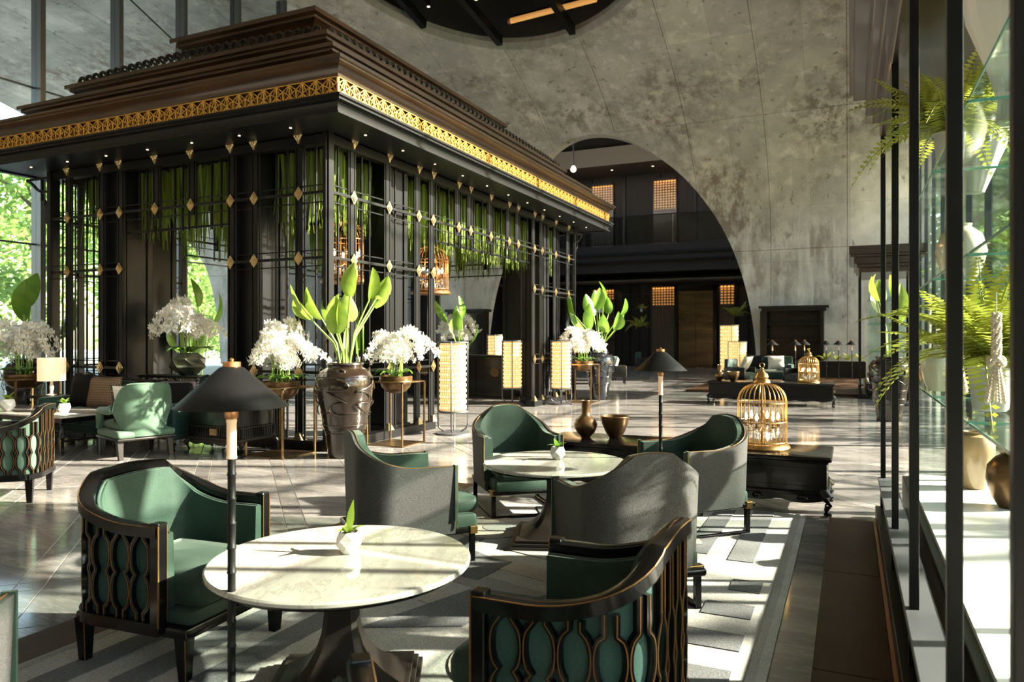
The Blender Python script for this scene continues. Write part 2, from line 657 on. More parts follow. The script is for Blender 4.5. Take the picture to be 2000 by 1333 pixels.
# ------------------------------------------------------------------ floor: framed stone tiles laid on the diagonal
FX0, FX1, FY0, FY1 = -17.0, 2.0, -10.0, 30.0
floor = struct(B().span(FX0, FX1, FY0, 42, -.25, -.004).obj('floor', 'grout'))
MOD, BIG, STR, GAP = .78, .63, .15, .009


def tile_mesh(name, a, b, mat):
    return B().box(0, 0, -.012, a - GAP, b - GAP, .024).mesh(name, mat)


tm = {'floor_tile': tile_mesh('floor_tile', BIG, BIG, 'floor_stone'),
      'floor_strip': tile_mesh('floor_strip', BIG, STR, 'floor_stone'),
      'floor_cross_strip': tile_mesh('floor_cross_strip', STR, BIG, 'floor_stone_cross'),
      'floor_inset': tile_mesh('floor_inset', STR, STR, 'floor_stone_cross')}
cells = []
for i in range(-45, 46):
    for j in range(-45, 46):
        for nm, du, dv, a, b in (('floor_tile', 0, 0, BIG, BIG), ('floor_strip', 0, MOD / 2, BIG, STR),
                                 ('floor_cross_strip', MOD / 2, 0, STR, BIG), ('floor_inset', MOD / 2, MOD / 2, STR, STR)):
            u, v = i * MOD + du + .25, j * MOD + dv + .1
            x, y = (u - v) * .70710678 - 5, (u + v) * .70710678 + 8
            if FX0 - .3 < x < FX1 + .3 and -2 < y < 36 and not (-3.5 < x < 1.5 and -3 < y < 6.2):
                d = -x * sin(TH) + y * cos(TH)
                r = x * cos(TH) + y * sin(TH)
                seen = d > 2.5 and abs(r / d) < .72
                hid = -11.4 < x < -6.4 and 8 < y < 16.4
                cells.append((d if seen and not hid else 99, nm, x, y, a, b))
cells.sort()
cnt = {}
rest = {'floor_stone': B(), 'floor_stone_cross': B()}
for d, nm, x, y, a, b in cells:
    if d < 14 and cnt.get(nm, 0) < 170:
        cnt[nm] = cnt.get(nm, 0) + 1
        put(nm, tm[nm], floor, 0, (x, y, 0), (0, 0, pi / 4))
    else:
        rest[tm[nm].materials[0].name].box(x, y, -.012, a - GAP, b - GAP, .024, pi / 4)
for k, bb in rest.items():
    bb.obj('floor_tile_field', k, floor)['kind'] = 'stuff'
struct(B().span(FX1, 70, -40, 70, -.4, -.1).obj('ground_lawn', 'lawn'))
struct(B().span(-90, FX0, -40, 70, -.4, -.1).obj('ground_bounce', 'bounce_paving'))  # outside ground serving as a reflector for the vault beyond the glass

# ------------------------------------------------------------------ concrete barrel vault, arch and oculus
YB, ZS, YC, VB = 30.0, 4.83, 10.0, 8.6
XL, XR = -34.0, 2.6


def vault_pt(t):
    """t from 0 (back wall foot) to 1 (springing) to 2 (crown) : returns y, z and the outward normal"""
    if t <= 1:
        return YB, ZS * t, 1., 0.
    a = (t - 1) * pi / 2
    y, z = YC + (YB - YC) * cos(a), ZS + VB * sin(a)
    ny, nz = cos(a) / (YB - YC), sin(a) / VB
    q = sqrt(ny * ny + nz * nz)
    return y, z, ny / q, nz / q


def panel(x0, x1, t0, t1, nt, mirror=False):
    e = .014
    xs = [x0, x0 + e, x1 - e, x1]
    et = e / 12
    ts = [t0, t0 + et] + [t0 + (t1 - t0) * k / nt for k in range(1, nt)] + [t1 - et, t1]
    inner, outer = [], []
    for i, t in enumerate(ts):
        y, z, ny, nz = vault_pt(t)
        for ring, off in ((inner, 0), (outer, .35)):
            row = []
            for j, x in enumerate(xs):
                o = off + (.03 if off == 0 and (i in (0, len(ts) - 1) or j in (0, 3)) else 0)
                yy = y + ny * o
                row.append((x, 2 * YC - yy if mirror else yy, z + nz * o))
            ring.append(row)
    b = B()
    nI, nJ = len(ts), 4
    vs = [p for r in inner for p in r] + [p for r in outer for p in r]
    k = nI * nJ
    fs = []
    for i in range(nI - 1):
        for j in range(nJ - 1):
            q = (i * nJ + j, i * nJ + j + 1, (i + 1) * nJ + j + 1, (i + 1) * nJ + j)
            fs.append(q[::-1])
            fs.append(tuple(w + k for w in q))
    edge = [j for j in range(nJ)] + [i * nJ + nJ - 1 for i in range(1, nI)] + [(nI - 1) * nJ + j for j in range(nJ - 2, -1, -1)] + [i * nJ for i in range(nI - 2, 0, -1)]
    for a, c in zip(edge, edge[1:] + edge[:1]):
        fs.append((a, c, c + k, a + k))
    return b.add(vs, fs if not mirror else [f[::-1] for f in fs])


def ellipse(cx, hx, hz, n=64):
    return [(cx + hx * cos(pi * k / n), hz * sin(pi * k / n)) for k in range(n + 1)]


ARCH_C, ARCH_W, ARCH_H = -9.2, 5.9, 9.3
OC_X, OC_Y, OC_R = -9.4, 18.0, 5.12


def cutter(rings):
    me = B().loft(rings).mesh('cutter', 'concrete')
    o = bpy.data.objects.new('cutter', me)
    col.objects.link(o)
    return o


def arch_cut(cx):
    el = [(cx + ARCH_W, -.5)] + ellipse(cx, ARCH_W, ARCH_H) + [(cx - ARCH_W, -.5)]
    return cutter([[(x, y, z) for x, z in el][::-1] for y in (20, 45)])


cuts = [(arch_cut(ARCH_C), lambda x0, x1, t0, t1: x1 > ARCH_C - 6 and x0 < ARCH_C + 6 and t1 < 1.5),
        (arch_cut(-37.2), lambda x0, x1, t0, t1: x0 < -31.2 and t1 < 1.5),
        (cutter([[(OC_X + OC_R * cos(2 * pi * k / 72), OC_Y + OC_R * sin(2 * pi * k / 72), z) for k in range(72)] for z in (7, 20)]),
         lambda x0, x1, t0, t1: x1 > OC_X - 5.1 and x0 < OC_X + 5.1 and t1 > 1.2)]
vault = bpy.data.objects.new('ceiling', None)
col.objects.link(vault)
struct(vault)
wall_back = bpy.data.objects.new('wall_back', None)
col.objects.link(wall_back)
struct(wall_back)
dg = None
PW = 2.68
xs = [-.09 + PW * k for k in range(-13, 1)]
rows = [(0, 1, 1), (1, 1.345, 10), (1.345, 1.62, 8), (1.62, 2.0, 9)]
todo = []
for x0 in xs:
    for t0, t1, nt in rows:
        o = panel(x0, x0 + PW, t0, t1, nt).obj('panel', 'concrete', wall_back if t1 <= 1 else vault, smooth=30)
        for cobj, test in cuts:
            if test(x0, x0 + PW, t0, t1):
                md = o.modifiers.new('cut', 'BOOLEAN')
                md.operation = 'DIFFERENCE'
                md.solver = 'EXACT'
                md.object = cobj
                if o not in todo:
                    todo.append(o)
bpy.context.view_layer.update()
dg = bpy.context.evaluated_depsgraph_get()
for o in todo:
    me = bpy.data.meshes.new_from_object(o.evaluated_get(dg))
    o.modifiers.clear()
    o.data = me
    if len(me.polygons) == 0:
        bpy.data.objects.remove(o)
for cobj, _ in cuts:
    bpy.data.objects.remove(cobj)
for x0 in [-.09 - PW + PW * 2 * k for k in range(-6, 1)]:
    for t0, t1, nt in ((1, 1.5, 8), (1.5, 2, 6)):
        panel(x0, x0 + PW * 2, t0, t1, nt, True).obj('panel', 'concrete', vault, smooth=30)
struct(B().span(XL, XR, -10.35, -10, 0, ZS).obj('wall_front', 'concrete_plain'))

# oculus: plastered reveal, dark room above, beams, spots and a warm light tube
oc = bpy.data.objects.new('trim_1', None)
col.objects.link(oc)
struct(oc)
n = 72
rings = []
for r, z in ((OC_R + .02, 0), (OC_R - .1, .16), (OC_R - .1, .32)):
    ring = []
    for k in range(n):
        a = 2 * pi * k / n
        x, y = OC_X + r * cos(a), OC_Y + r * sin(a)
        t = max(0, 1 - ((min(max(y, YC), YB) - YC) / (YB - YC)) ** 2)
        zz = ZS + VB * sqrt(t)
        ring.append((x, y, zz + z - .02))
    rings.append(ring)
B().loft(rings, True, False).obj('oculus_reveal', 'concrete_plain', oc, smooth=30)
ring2 = [[p for p in rings[-1]], [(p[0], p[1], 15.2) for p in rings[-1]]]
B().loft(ring2, True, False).obj('oculus_drum', 'dark_ceiling', oc, smooth=30)
B().lathe([(OC_R + 1.2, 15.2), (OC_R + 1.2, 15.5)], 48, (OC_X, OC_Y, 0)).obj('oculus_lid', 'dark_ceiling', oc)
for k, xx in enumerate((-13.1, -10.9, -8.3, -6.0)):
    q = sqrt(max(OC_R ** 2 - (xx - OC_X) ** 2, .1))
    y1 = OC_Y + q
    z1 = ZS + VB * sqrt(1 - ((y1 - YC) / (YB - YC)) ** 2)
    B().bar((xx, y1 - .1, z1 + .2), (xx, OC_Y - q, z1 + 1.6), .2, .3).obj('oculus_beam', 'dark_frame', oc)
B().bar((-14, 19.6, 13.0), (-5.6, 22.2, 12.75), .07, .1).obj('oculus_rail', 'dark_frame', oc)
for xx, yy, zz in ((-13.1, 20.5, 12.13), (-12.6, 20.9, 12.35), (-11.1, 21.4, 12.5), (-8.0, 21.4, 12.2)):
    sp = thing('ceiling_spotlight', {-13.1: 'lit black can spotlight at the oculus rim beside the pavilion top', -12.6: 'black can spotlight hanging further inside the oculus',
               -11.1: 'small spotlight high inside the oculus near its middle beam', -8.0: 'tiny spotlight in the oculus above the warm light tube'}[xx],
               'spotlight', (xx, yy, zz), 0, 'spotlights in the oculus')
    B().lathe([(.07, 0), (.07, .22), (.025, .24), (.025, .7)], 16).obj('can', 'dark_frame', sp, smooth=40)
    B().lathe([(.05, -.01), (.05, 0)], 16).obj('lens', 'spot_glow', sp)
lt = thing('light_tube', 'long warm glowing light tube inside the round oculus', 'light', (-9.2, 22.25, 12.1))
B().tube([(-1.1, .15, -.05), (2.0, -.25, -.08)], .09, 10).obj('tube', 'tube_glow', lt, smooth=40)
B().tube([(-1.2, .16, -.05), (-1.1, .15, -.05)], .1, 10).obj('end_cap', 'copper', lt, smooth=40)
B().bar((-1, .14, .07), (2.0, -.25, .04), .1, .06).obj('housing', 'dark_frame', lt)

# ------------------------------------------------------------------ glazed ends of the hall
glz = 0


def facade(x, ys, z1, label_base, wide, deep):
    global glz
    for k, y in enumerate(ys):
        zt = ZS + VB * sqrt(max(0, 1 - ((y - YC) / (YB - YC)) ** 2))
        glz += 1
        w = bpy.data.objects.new('window_%d' % glz, None)
        col.objects.link(w)
        struct(w)
        B().box(x, y, zt / 2, deep, wide, zt).obj('mullion', 'steel_post', w)
        if k < len(ys) - 1:
            yn = ys[k + 1]
            zn = min(zt, ZS + VB * sqrt(max(0, 1 - ((yn - YC) / (YB - YC)) ** 2)))
            B().box(x, (y + yn) / 2, zn / 2, .012, yn - y - wide, zn).obj('pane', 'clear_glass', w)
            for zz in (3.6, 7.2):
                B().box(x - .08 if x < 0 else x + .08, (y + yn) / 2, zz, .05, yn - y - wide, .04).obj('transom', 'steel_post', w)


facade(FX0, [8.9 + 2.0 * k for k in range(0, 11)], 0, '', .12, .34)
facade(FX1, [-3.0 + 2.1 * k for k in range(0, 16)], 0, '', .11, .09)
n_ = 20
rings = []
for k in range(n_ + 1):
    y = -5 + 33.5 * k / n_
    zt = ZS + VB * sqrt(max(0, 1 - ((y - YC) / (YB - YC)) ** 2)) + .3
    zb = min(8.4, zt - .05)
    rings.append([(FX1 - .02, y, zb), (FX1 + .25, y, zb), (FX1 + .25, y, zt), (FX1 - .02, y, zt)])
struct(B().loft(rings).obj('wall_lightblock_right', 'concrete_plain'))  # header added to keep direct sun off the pavilion's upper tiers
for nm, xw, ya, yb in (('wall_lightblock_left', FX0, -10, 6.8), ('wall_lightblock_right', FX1, -10, -3.1)):  # unseen solid walls added to cut fill light from behind the camera
    rings = []
    for k in range(13):
        y = ya + (yb - ya) * k / 12
        zt = ZS + VB * sqrt(max(0, 1 - ((y - YC) / (YB - YC)) ** 2)) + .3
        rings.append([(xw - .15, y, 0), (xw + .15, y, 0), (xw + .15, y, zt), (xw - .15, y, zt)])
    struct(B().loft(rings).obj(nm, 'concrete_plain'))
cb = thing('tension_cable', 'thin dark cable strung across the tall facade posts', 'cable', (0, 0, 0))
B().tube([(FX0 + .3, 9.0, 12.2), (FX0 + .3, 12.9, 10.15), (FX0 + .3, 17.5, 8.2)], .02, 6).obj('wire', 'dark_frame', cb)
for y, z in ((10.9, 11.2), (12.9, 10.15)):
    B().lathe([(.05, -.09), (.05, .09)], 10, (FX0 + .3, y, z)).obj('clamp', 'dark_frame', cb)

# ------------------------------------------------------------------ rooms behind the arch
inner = bpy.data.objects.new('wall_inner', None)
col.objects.link(inner)
struct(inner)
B().span(-17, -.5, 36.0, 36.3, 0, 5.0).obj('lower_wall', 'dark_panel', inner)
B().span(-17, -.5, 38.0, 38.3, 5, 11).obj('upper_wall', 'dark_panel', inner)
B().span(-17, -.5, 33.5, 38.2, 4.95, 5.75).obj('gallery_slab', 'dark_panel', inner)
B().span(-17, -.5, 33.42, 33.5, 5.3, 5.42).obj('gallery_moulding', 'dark_frame', inner)
B().span(-17, -.5, 33.42, 33.52, 5.0, 5.06).obj('gallery_moulding', 'dark_frame', inner)
B().span(-17, -.5, 33.6, 36, 4.5, 4.95).obj('bulkhead', 'dark_panel', inner)
B().span(-17, -.5, 30.4, 38.3, 11.0, 11.3).obj('upper_soffit', 'dark_ceiling', inner)
B().span(-17, -.5, 35.2, 38.0, 10.0, 10.9).obj('soffit_band', 'grey_ceiling', inner)
B().span(-17, -.5, 34.6, 36.0, 4.16, 4.24).obj('lower_soffit', 'grey_ceiling', inner)
B().span(-17.3, -17, 30.4, 38.3, 0, 11.3).obj('side_wall', 'dark_panel', inner)
B().span(-.5, -.2, 30.4, 38.3, 0, 11.3).obj('side_wall', 'dark_panel', inner)
for k in range(34):
    xx = -16.6 + .47 * k
    if not -7.7 < xx < -5.8:
        B().span(xx, xx + .06, 35.94, 36.0, 0, 4.1).obj('wall_batten', 'dark_frame', inner)
for k in range(9):
    xx = -16.5 + 1.85 * k
    B().span(xx, xx + .16, 37.9, 38.0, 5.75, 10.0).obj('upper_pilaster', 'dark_frame', inner)
for k in range(7):
    xx = -16.5 + 2.3 * k
    bl = B().span(xx, xx + 2.24, 33.56, 33.58, 5.8, 7.1).obj('balustrade_pane', 'balustrade_glass', inner)
B().span(-17, -.5, 33.54, 33.6, 7.1, 7.14).obj('handrail', 'dark_frame', inner)


def lit_panel(x0, x1, y, z0, z1, glow, label):
    t = thing('lit_lattice_screen', label, 'screen', ((x0 + x1) / 2, y, z0), 0, 'amber lattice screens behind the arch')
    w, h = x1 - x0, z1 - z0
    B().span(-w / 2, w / 2, .02, .05, h - glow, h).obj('glow_panel', 'tube_glow', t)
    B().span(-w / 2, w / 2, .02, .05, 0, h - glow).obj('back_panel', 'bronze_wood', t)
    b = B()
    k = int(w / .13)
    for i in range(k + 1):
        xx = -w / 2 + w * i / k
        b.box(xx, 0, h / 2, .05, .04, h)
    k = int(h / .13)
    for i in range(k + 1):
        b.box(0, -.01, h * i / k, w, .04, .05)
    b.obj('lattice', 'bronze_wood', t)
    B().span(-w / 2, w / 2, -.16, -.03, h, h + .1).obj('head_rail', 'dark_frame', t)
    # the warm strip lamp behind the head rail washes down the lattice
    ld = bpy.data.lights.new('strip_light', 'AREA')
    ld.shape = 'RECTANGLE'
    ld.size, ld.size_y = w, .06
    ld.energy = 9 * w
    ld.color = (1, .5, .16)
    lo = bpy.data.objects.new('strip_light', ld)
    col.objects.link(lo)
    lo.parent = t
    lo.location = (0, -.12, h - .02)
    lo.rotation_euler = (-.25, 0, 0)


lit_panel(-12.6, -11.45, 37.85, 5.8, 9.6, 1.3, 'amber lattice screen glowing on the upper gallery next to the pavilion cornice')
lit_panel(-9.25, -8.1, 37.85, 5.8, 9.6, 1.5, 'amber lattice screen on the upper gallery under the arch curve')
lit_panel(-11.9, -10.8, 35.9, .1, 3.9, .5, 'amber lattice screen above the white planters on the ground floor')
lit_panel(-8.85, -7.75, 35.9, .1, 3.95, .9, 'amber lattice screen on the ground floor just beside the lift door')
lit_panel(-5.6, -4.95, 35.9, .1, 3.95, .9, 'narrow amber lattice screen between lift door and concrete arch foot')
el = thing('lift_door', 'bronze lift doors with cloud pattern in the dark wall', 'door', (-6.75, 35.93, 0))
B().span(-.82, -.005, -.03, 0, 0, 3.7).obj('door_leaf', 'elevator_bronze', el)
B().span(.005, .82, -.03, 0, 0, 3.7).obj('door_leaf', 'elevator_bronze', el)
B().span(-1.0, -.84, -.14, 0, 0, 3.95).obj('jamb', 'black_lacquer', el)
B().span(.84, 1.0, -.14, 0, 0, 3.95).obj('jamb', 'black_lacquer', el)
B().span(-1.0, 1.0, -.14, 0, 3.72, 3.95).obj('head', 'black_lacquer', el)
for k, (zz, ph) in enumerate(((2.55, 0), (2.35, 1.2), (2.2, 2.3))):
    B().tube([(-.8 + .05 * i, -.035, zz + .06 * sin(i * .55 + ph)) for i in range(33)], .016, 6).obj('cloud_line', 'copper', el, smooth=60)
pb = thing('pendant_bulb', 'bare glowing bulb hanging under the arch crown', 'bulb', (-11.2, 31.0, 8.95))
B().lathe([(.02, -.13), (.1, -.09), (.13, 0), (.1, .1), (.05, .16)], 16).obj('bulb', 'spot_glow', pb, smooth=60)
B().tube([(0, 0, .15), (0, 0, 2.1)], .03, 8).obj('stem', 'dark_frame', pb)
for k, xx in enumerate((-11.0, -8.9, -6.6)):
    dl = thing('downlight', ['round downlight in the upper gallery ceiling beside the pavilion cornice', 'round downlight in the middle of the upper gallery ceiling', 'round downlight nearest the curved concrete edge in the gallery ceiling'][k], 'downlight', (xx, 36.2, 9.98))
    B().lathe([(.06, -.012), (.06, .01)], 14).obj('lens', 'spot_glow', dl)
    B().lathe([(.09, -.004), (.09, .012)], 14).obj('bezel', 'dark_frame', dl)


# ------------------------------------------------------------------ trees outside the glazing
def crown_mesh(name, n, rx, rz, leaf, seed):
    rr = random.Random(seed)
    b = B()
    clumps = []
    for _ in range(26):
        a, u, q = rr.uniform(0, 2 * pi), rr.uniform(-1, 1), rr.uniform(.35, 1) ** .5
        w = sqrt(1 - u * u)
        clumps.append((rx * q * w * cos(a), rx * q * w * sin(a), rz * q * u))
    vs, fs = [], []
    for k in range(n):
        c = clumps[rr.randrange(26)]
        p = Vector((c[0] + rr.gauss(0, .2 * rx), c[1] + rr.gauss(0, .2 * rx), c[2] + rr.gauss(0, .16 * rz)))
        d = Vector((rr.uniform(-1, 1), rr.uniform(-1, 1), rr.uniform(-.9, .3))).normalized()
        e = d.cross(Vector((rr.uniform(-1, 1), rr.uniform(-1, 1), rr.uniform(-1, 1)))).normalized()
        L = leaf * rr.uniform(.6, 1.3)
        k0 = len(vs)
        vs += [p, p + d * L * .5 + e * L * .28, p + d * L, p + d * L * .5 - e * L * .28]
        fs.append((k0, k0 + 1, k0 + 2, k0 + 3))
    b.add(vs, fs)
    return b.mesh(name, 'tree_leaf')


crowns = [crown_mesh('crown', 3800, 2.6, 2.6, .26, 3), crown_mesh('crown', 3800, 2.3, 3.2, .24, 5), crown_mesh('crown', 2600, 2.8, 2.2, .28, 8)]


def trunk_mesh(h, seed):
    rr = random.Random(seed)
    b = B()
    pts = [(rr.uniform(-.1, .1) * k, rr.uniform(-.1, .1) * k, h * k / 5) for k in range(6)]
    b.tube(pts, [.2, .16, .14, .12, .1, .07], 8)
    for _ in range(5):
        a = rr.uniform(0, 2 * pi)
        z = h * rr.uniform(.45, .85)
        b.tube([(0, 0, z), (cos(a) * .8, sin(a) * .8, z + .7), (cos(a) * 1.7, sin(a) * 1.7, z + 1.1)], [.07, .05, .02], 6)
    return b.mesh('trunk', 'bark', 50)


crowns += [crown_mesh('crown', 900, 2.5, 2.4, .30, 13), crown_mesh('crown', 1000, 2.4, 2.8, .28, 15), crown_mesh('crown', 700, 2.6, 2.2, .34, 18)]
trunks = [trunk_mesh(6.0, 2), trunk_mesh(7.5, 4)]


def tree(x, y, zc, ci, label, group, s=1., rz=0.):
    t = thing('leafy_tree', label, 'tree', (x, y, -.1), rz, group)
    t.scale = (s, s, s)
    put('trunk', trunks[ci % 2], t)
    put('crown', crowns[ci], t, 0, (0, 0, zc))
    if zc > 6:
        put('crown', crowns[(ci + 1) % 3 + (3 if ci > 2 else 0)], t, 0, (.6, -.5, zc - 2.4), (0, 0, 2.))
    return t


gl = 'garden trees beyond the far glass facade'
for k, (x, y, zc, ci, s) in enumerate(((-47, 30, 4.2, 0, 1.9), (-50, 19, 4.0, 1, 2.1), (-45, 38, 3.6, 2, 1.9), (-58, 33, 4.6, 0, 2.4), (-46, 47, 4.0, 1, 2.0),
                                       (-43, 24.5, 2.4, 2, 1.4), (-60, 48, 4.6, 2, 2.5), (-41, 33.5, 2.2, 1, 1.2), (-55, 57, 3.8, 0, 2.3), (-42, 42.5, 2.2, 2, 1.2))):
    tree(x, y, zc, ci, 'leafy garden tree seen through the glass behind the pavilion', gl, s, k * 1.1)
gr = 'garden trees beyond the glazing behind the display cases'
for k, (x, y, zc, ci, s) in enumerate(((9.5, 8, 3.0, 3, .9), (12.5, 12.5, 6.6, 4, 1.0), (10, 15.5, 3.4, 5, .9), (15.5, 8.0, 7.0, 5, 1.0),
                                       (10.5, 21.5, 3.6, 4, .95), (15.0, 20.5, 6.8, 3, 1.0), (5.2, 10.0, 2.0, 1, .5), (4.6, 13.4, 1.9, 0, .5), (4.8, 17.0, 1.9, 2, .55), (4.4, 20.6, 2.2, 1, .65), (4.6, 25, 2.6, 0, .9), (6.4, 32, 3.4, 1, 1.3), (8.6, 39, 4.2, 0, 2.2), (5.6, 47, 4.2, 2, 1.9), (16, 46, 4.4, 1, 2.6))):
    tree(x, y, zc, ci, 'sunlit leafy garden tree behind the glass display cases', gr, s, k * .9)


# ------------------------------------------------------------------ the lattice pavilion
PX, PY, PW_, PL = -6.07, 7.6, 5.45, 9.2
pav = thing('pavilion', 'large dark lattice pavilion with tiered cornice and gilded frieze', 'pavilion', (PX, PY, 0))


def ring_profile(prof, name, mat, smooth=None):
    """mitred moulding around the pavilion; prof = (overhang, z)"""
    rings = []
    for o, z in prof:
        rings.append([(o, -o, z), (o, PL + o, z), (-PW_ - o, PL + o, z), (-PW_ - o, -o, z)])
    return B().loft(rings, True, False).obj(name, mat, pav, smooth)


def curve(o0, z0, o1, z1, bulge, n=6):
    out = []
    for k in range(n + 1):
        t = k / n
        out.append((o0 + (o1 - o0) * (t ** bulge), z0 + (z1 - z0) * t))
    return out


# soffit slab, lower cornice, frieze band, three stepped crowns
B().loft([[(.66, -.66, z), (.66, PL + .66, z), (-PW_ - .66, PL + .66, z), (-PW_ - .66, -.66, z)] for z in (4.08, 4.2)]).obj('soffit', 'dark_frame', pav)
ring_profile([(.60, 4.06), (.70, 4.06), (.70, 4.085)] + curve(.665, 4.10, .69, 4.19, 2.0) + [(.75, 4.20), (.75, 4.225), (.78, 4.235), (.78, 4.262), (.66, 4.272)], 'lower_cornice', 'dark_frame', 25)
ring_profile([(.66, 4.265), (.66, 4.485)], 'frieze_band', 'bronze_wood')
ring_profile([(.66, 4.475), (.70, 4.48), (.70, 4.495)] + curve(.67, 4.50, .76, 4.61, 2.2) + [(.79, 4.62), (.79, 4.64), (.82, 4.65), (.82, 4.685), (.30, 4.70)], 'crown_moulding', 'bronze_wood', 25)
ring_profile([(.12, 4.66), (.12, 4.76), (.16, 4.77), (.16, 4.80)] + curve(.14, 4.81, .27, 4.97, 2.0) + [(.30, 4.98), (.30, 5.01), (.34, 5.02), (.34, 5.07), (-.3, 5.09)], 'crown_moulding', 'bronze_wood', 25)
ring_profile([(-.36, 5.05), (-.36, 5.16), (-.32, 5.17), (-.32, 5.2)] + curve(-.34, 5.21, -.20, 5.37, 2.0) + [(-.17, 5.38), (-.17, 5.41), (-.12, 5.42), (-.12, 5.475), (-1.2, 5.50)], 'crown_moulding', 'bronze_wood', 25)
ring_profile([(-1.5, 5.45), (-1.5, 6.06), (-1.45, 6.07), (-1.45, 6.11)] + curve(-1.47, 6.12, -1.30, 6.29, 2.0) + [(-1.27, 6.3), (-1.27, 6.34), (-1.2, 6.36), (-1.2, 6.43), (-2.4, 6.47)], 'top_crown', 'bronze_wood', 25)
# carved scroll crest lying in front of the upper drum
for fx in (0, 1):
    Lc = PW_ - .6 if fx == 0 else PL - .6
    b = B()
    m = int(Lc / .16)
    for k in range(m):
        t = (k + .5) / m
        env = .08 + .13 * (1 - abs(2 * t - 1)) ** .7
        x0 = .3 + Lc * t
        pts = []
        for q in range(12):
            a = q / 11 * 1.75 * pi
            rr = .085 * (1 - q / 15)
            pts.append((x0 + rr * cos(a), 0, env * .5 + rr * sin(a) * 1.3))
        b.tube(pts, [.03 - .0016 * q for q in range(12)], 5)
        b.tube([(x0 - .08, 0, 0), (x0, .02, env * .55), (x0 + .09, 0, env)], [.03, .026, .008], 5)
    if fx == 0:
        b.moved(lambda x, y, z: (-x, y + .25, z + 5.47))
    else:
        b.moved(lambda x, y, z: (-.25 + y, x, z + 5.47))
    b.obj('carved_crest', 'black_wood', pav, 50)

# gilded frieze: starlike fretwork motifs, one after the other
ft = B()
mw, mh = .2, .2


def stick(b, p, q, w=.011):
    b.bar((p[0], -.012, p[1]), (q[0], -.012, q[1]), .02, w)


hx = [(0, 0), (mw, 0), (mw, mh), (0, mh)]
ctr = (mw / 2, mh * .5)
for p in ((0, 0), (mw / 2, 0), (mw, 0), (0, mh), (mw / 2, mh), (mw, mh)):
    pass
for (ax, az), (bx, bz) in (((0, mh), (mw, mh)), ((0, 0), (mw, 0)), ((0, 0), (mw / 2, mh)), ((mw / 2, mh), (mw, 0)), ((0, 0), (mw / 2, mh * .36)), ((mw, 0), (mw / 2, mh * .36)), ((mw / 2, mh), (mw / 2, mh * .36)),
                           ((0, 0), (0, mh * .64)), ((0, mh * .64), (mw / 2, mh)), ((mw, mh * .64), (mw / 2, mh)), ((0, mh * .64), (0, mh)), ((mw, mh * .64), (mw, mh)),
                           ((0, 0), (mw * .25, mh * .5)), ((mw, 0), (mw * .75, mh * .5)), ((mw * .22, 0), (mw / 2, mh * .36)), ((mw * .78, 0), (mw / 2, mh * .36)), ((mw / 2, 0), (mw / 2, mh * .36)),
                           ((mw * .25, mh * .5), (mw / 2, mh * .36)), ((mw * .75, mh * .5), (mw / 2, mh * .36)), ((mw * .25, mh * .5), (0, mh * .64)), ((mw * .75, mh * .5), (mw, mh * .64))):
    stick(ft, (ax, az), (bx, bz))
fm = ft.mesh('frieze_motif', 'gold_leaf')
o_ = .672
nx = int(round((PW_ + 2 * o_) / mw))
ny = int(round((PL + 2 * o_) / mw))
for k in range(nx):
    q = put('frieze_motif', fm, pav, 0, (o_ - (k + 1) * (PW_ + 2 * o_) / nx, -o_, 4.275))
    q.scale = ((PW_ + 2 * o_) / nx / mw, 1, 1)
for k in range(ny):
    q = put('frieze_motif', fm, pav, 0, (o_, -o_ + k * (PL + 2 * o_) / ny, 4.275), (0, 0, pi / 2))
    q.scale = ((PL + 2 * o_) / ny / mw, 1, 1)
B().box(o_ + .004, -o_ - .004, 4.375, .02, .02, .2).obj('frieze_corner', 'gold_leaf', pav)

# diamond bosses and their caps
dm = B()
for s_, y_ in ((.092, -.012), (.062, -.026), (.03, -.036)):
    pl = [(-s_ * .78, 0), (0, -s_), (s_ * .78, 0), (0, s_)]
    dm.loft([[(x, y_ + .014, z) for x, z in pl], [(x, y_, z) for x, z in pl]])
diamond = dm.mesh('diamond_boss', 'pale_gold')
cp = B()
for dx, zz in ((-.045, .05), (.045, .05), (-.022, .02), (.022, .02), (0, .045)):
    cp.lathe([(.001, -.03), (.02, -.008), (.022, .01), (.001, .028)], 6, (dx, -.035, zz))
cp.loft([[(-.042, -.04, .03), (.042, -.04, .03), (.042, .04, .03), (-.042, .04, .03)], [(-.008, -.03, -.05), (.008, -.03, -.05), (.008, .0, -.05), (-.008, .0, -.05)]])
cap = cp.mesh('bar_cap', 'pale_gold')
bf = B()
bf.loft([[(-.07, -.06, 0), (.07, -.06, 0), (.07, .05, 0), (-.07, .05, 0)], [(-.02, -.03, .1), (.02, -.03, .1), (.02, .02, .1), (-.02, .02, .1)]])
foot = bf.mesh('bar_foot', 'pale_gold')
tall = B().box(0, 0, 2.06, .075, .05, 3.92).mesh('main_bar', 'dark_frame')
short = B().box(0, 0, 3.6, .075, .05, .84).mesh('main_bar', 'dark_frame')
thin_t = B().box(0, 0, 2.06, .022, .022, 3.92).mesh('thin_bar', 'dark_frame')
thin_s = B().box(0, 0, 3.5, .022, .022, 1.04).mesh('thin_bar', 'dark_frame')
colm = B()
colm.box(0, 0, 2.05, .44, .40, 4.1)
for dx in (-.2, .2):
    for dy in (-.18, .18):
        colm.box(dx, dy, 2.05, .09, .09, 4.1)
colm.box(0, 0, .08, .56, .5, .16)
colmesh = colm.mesh('column', 'dark_frame')


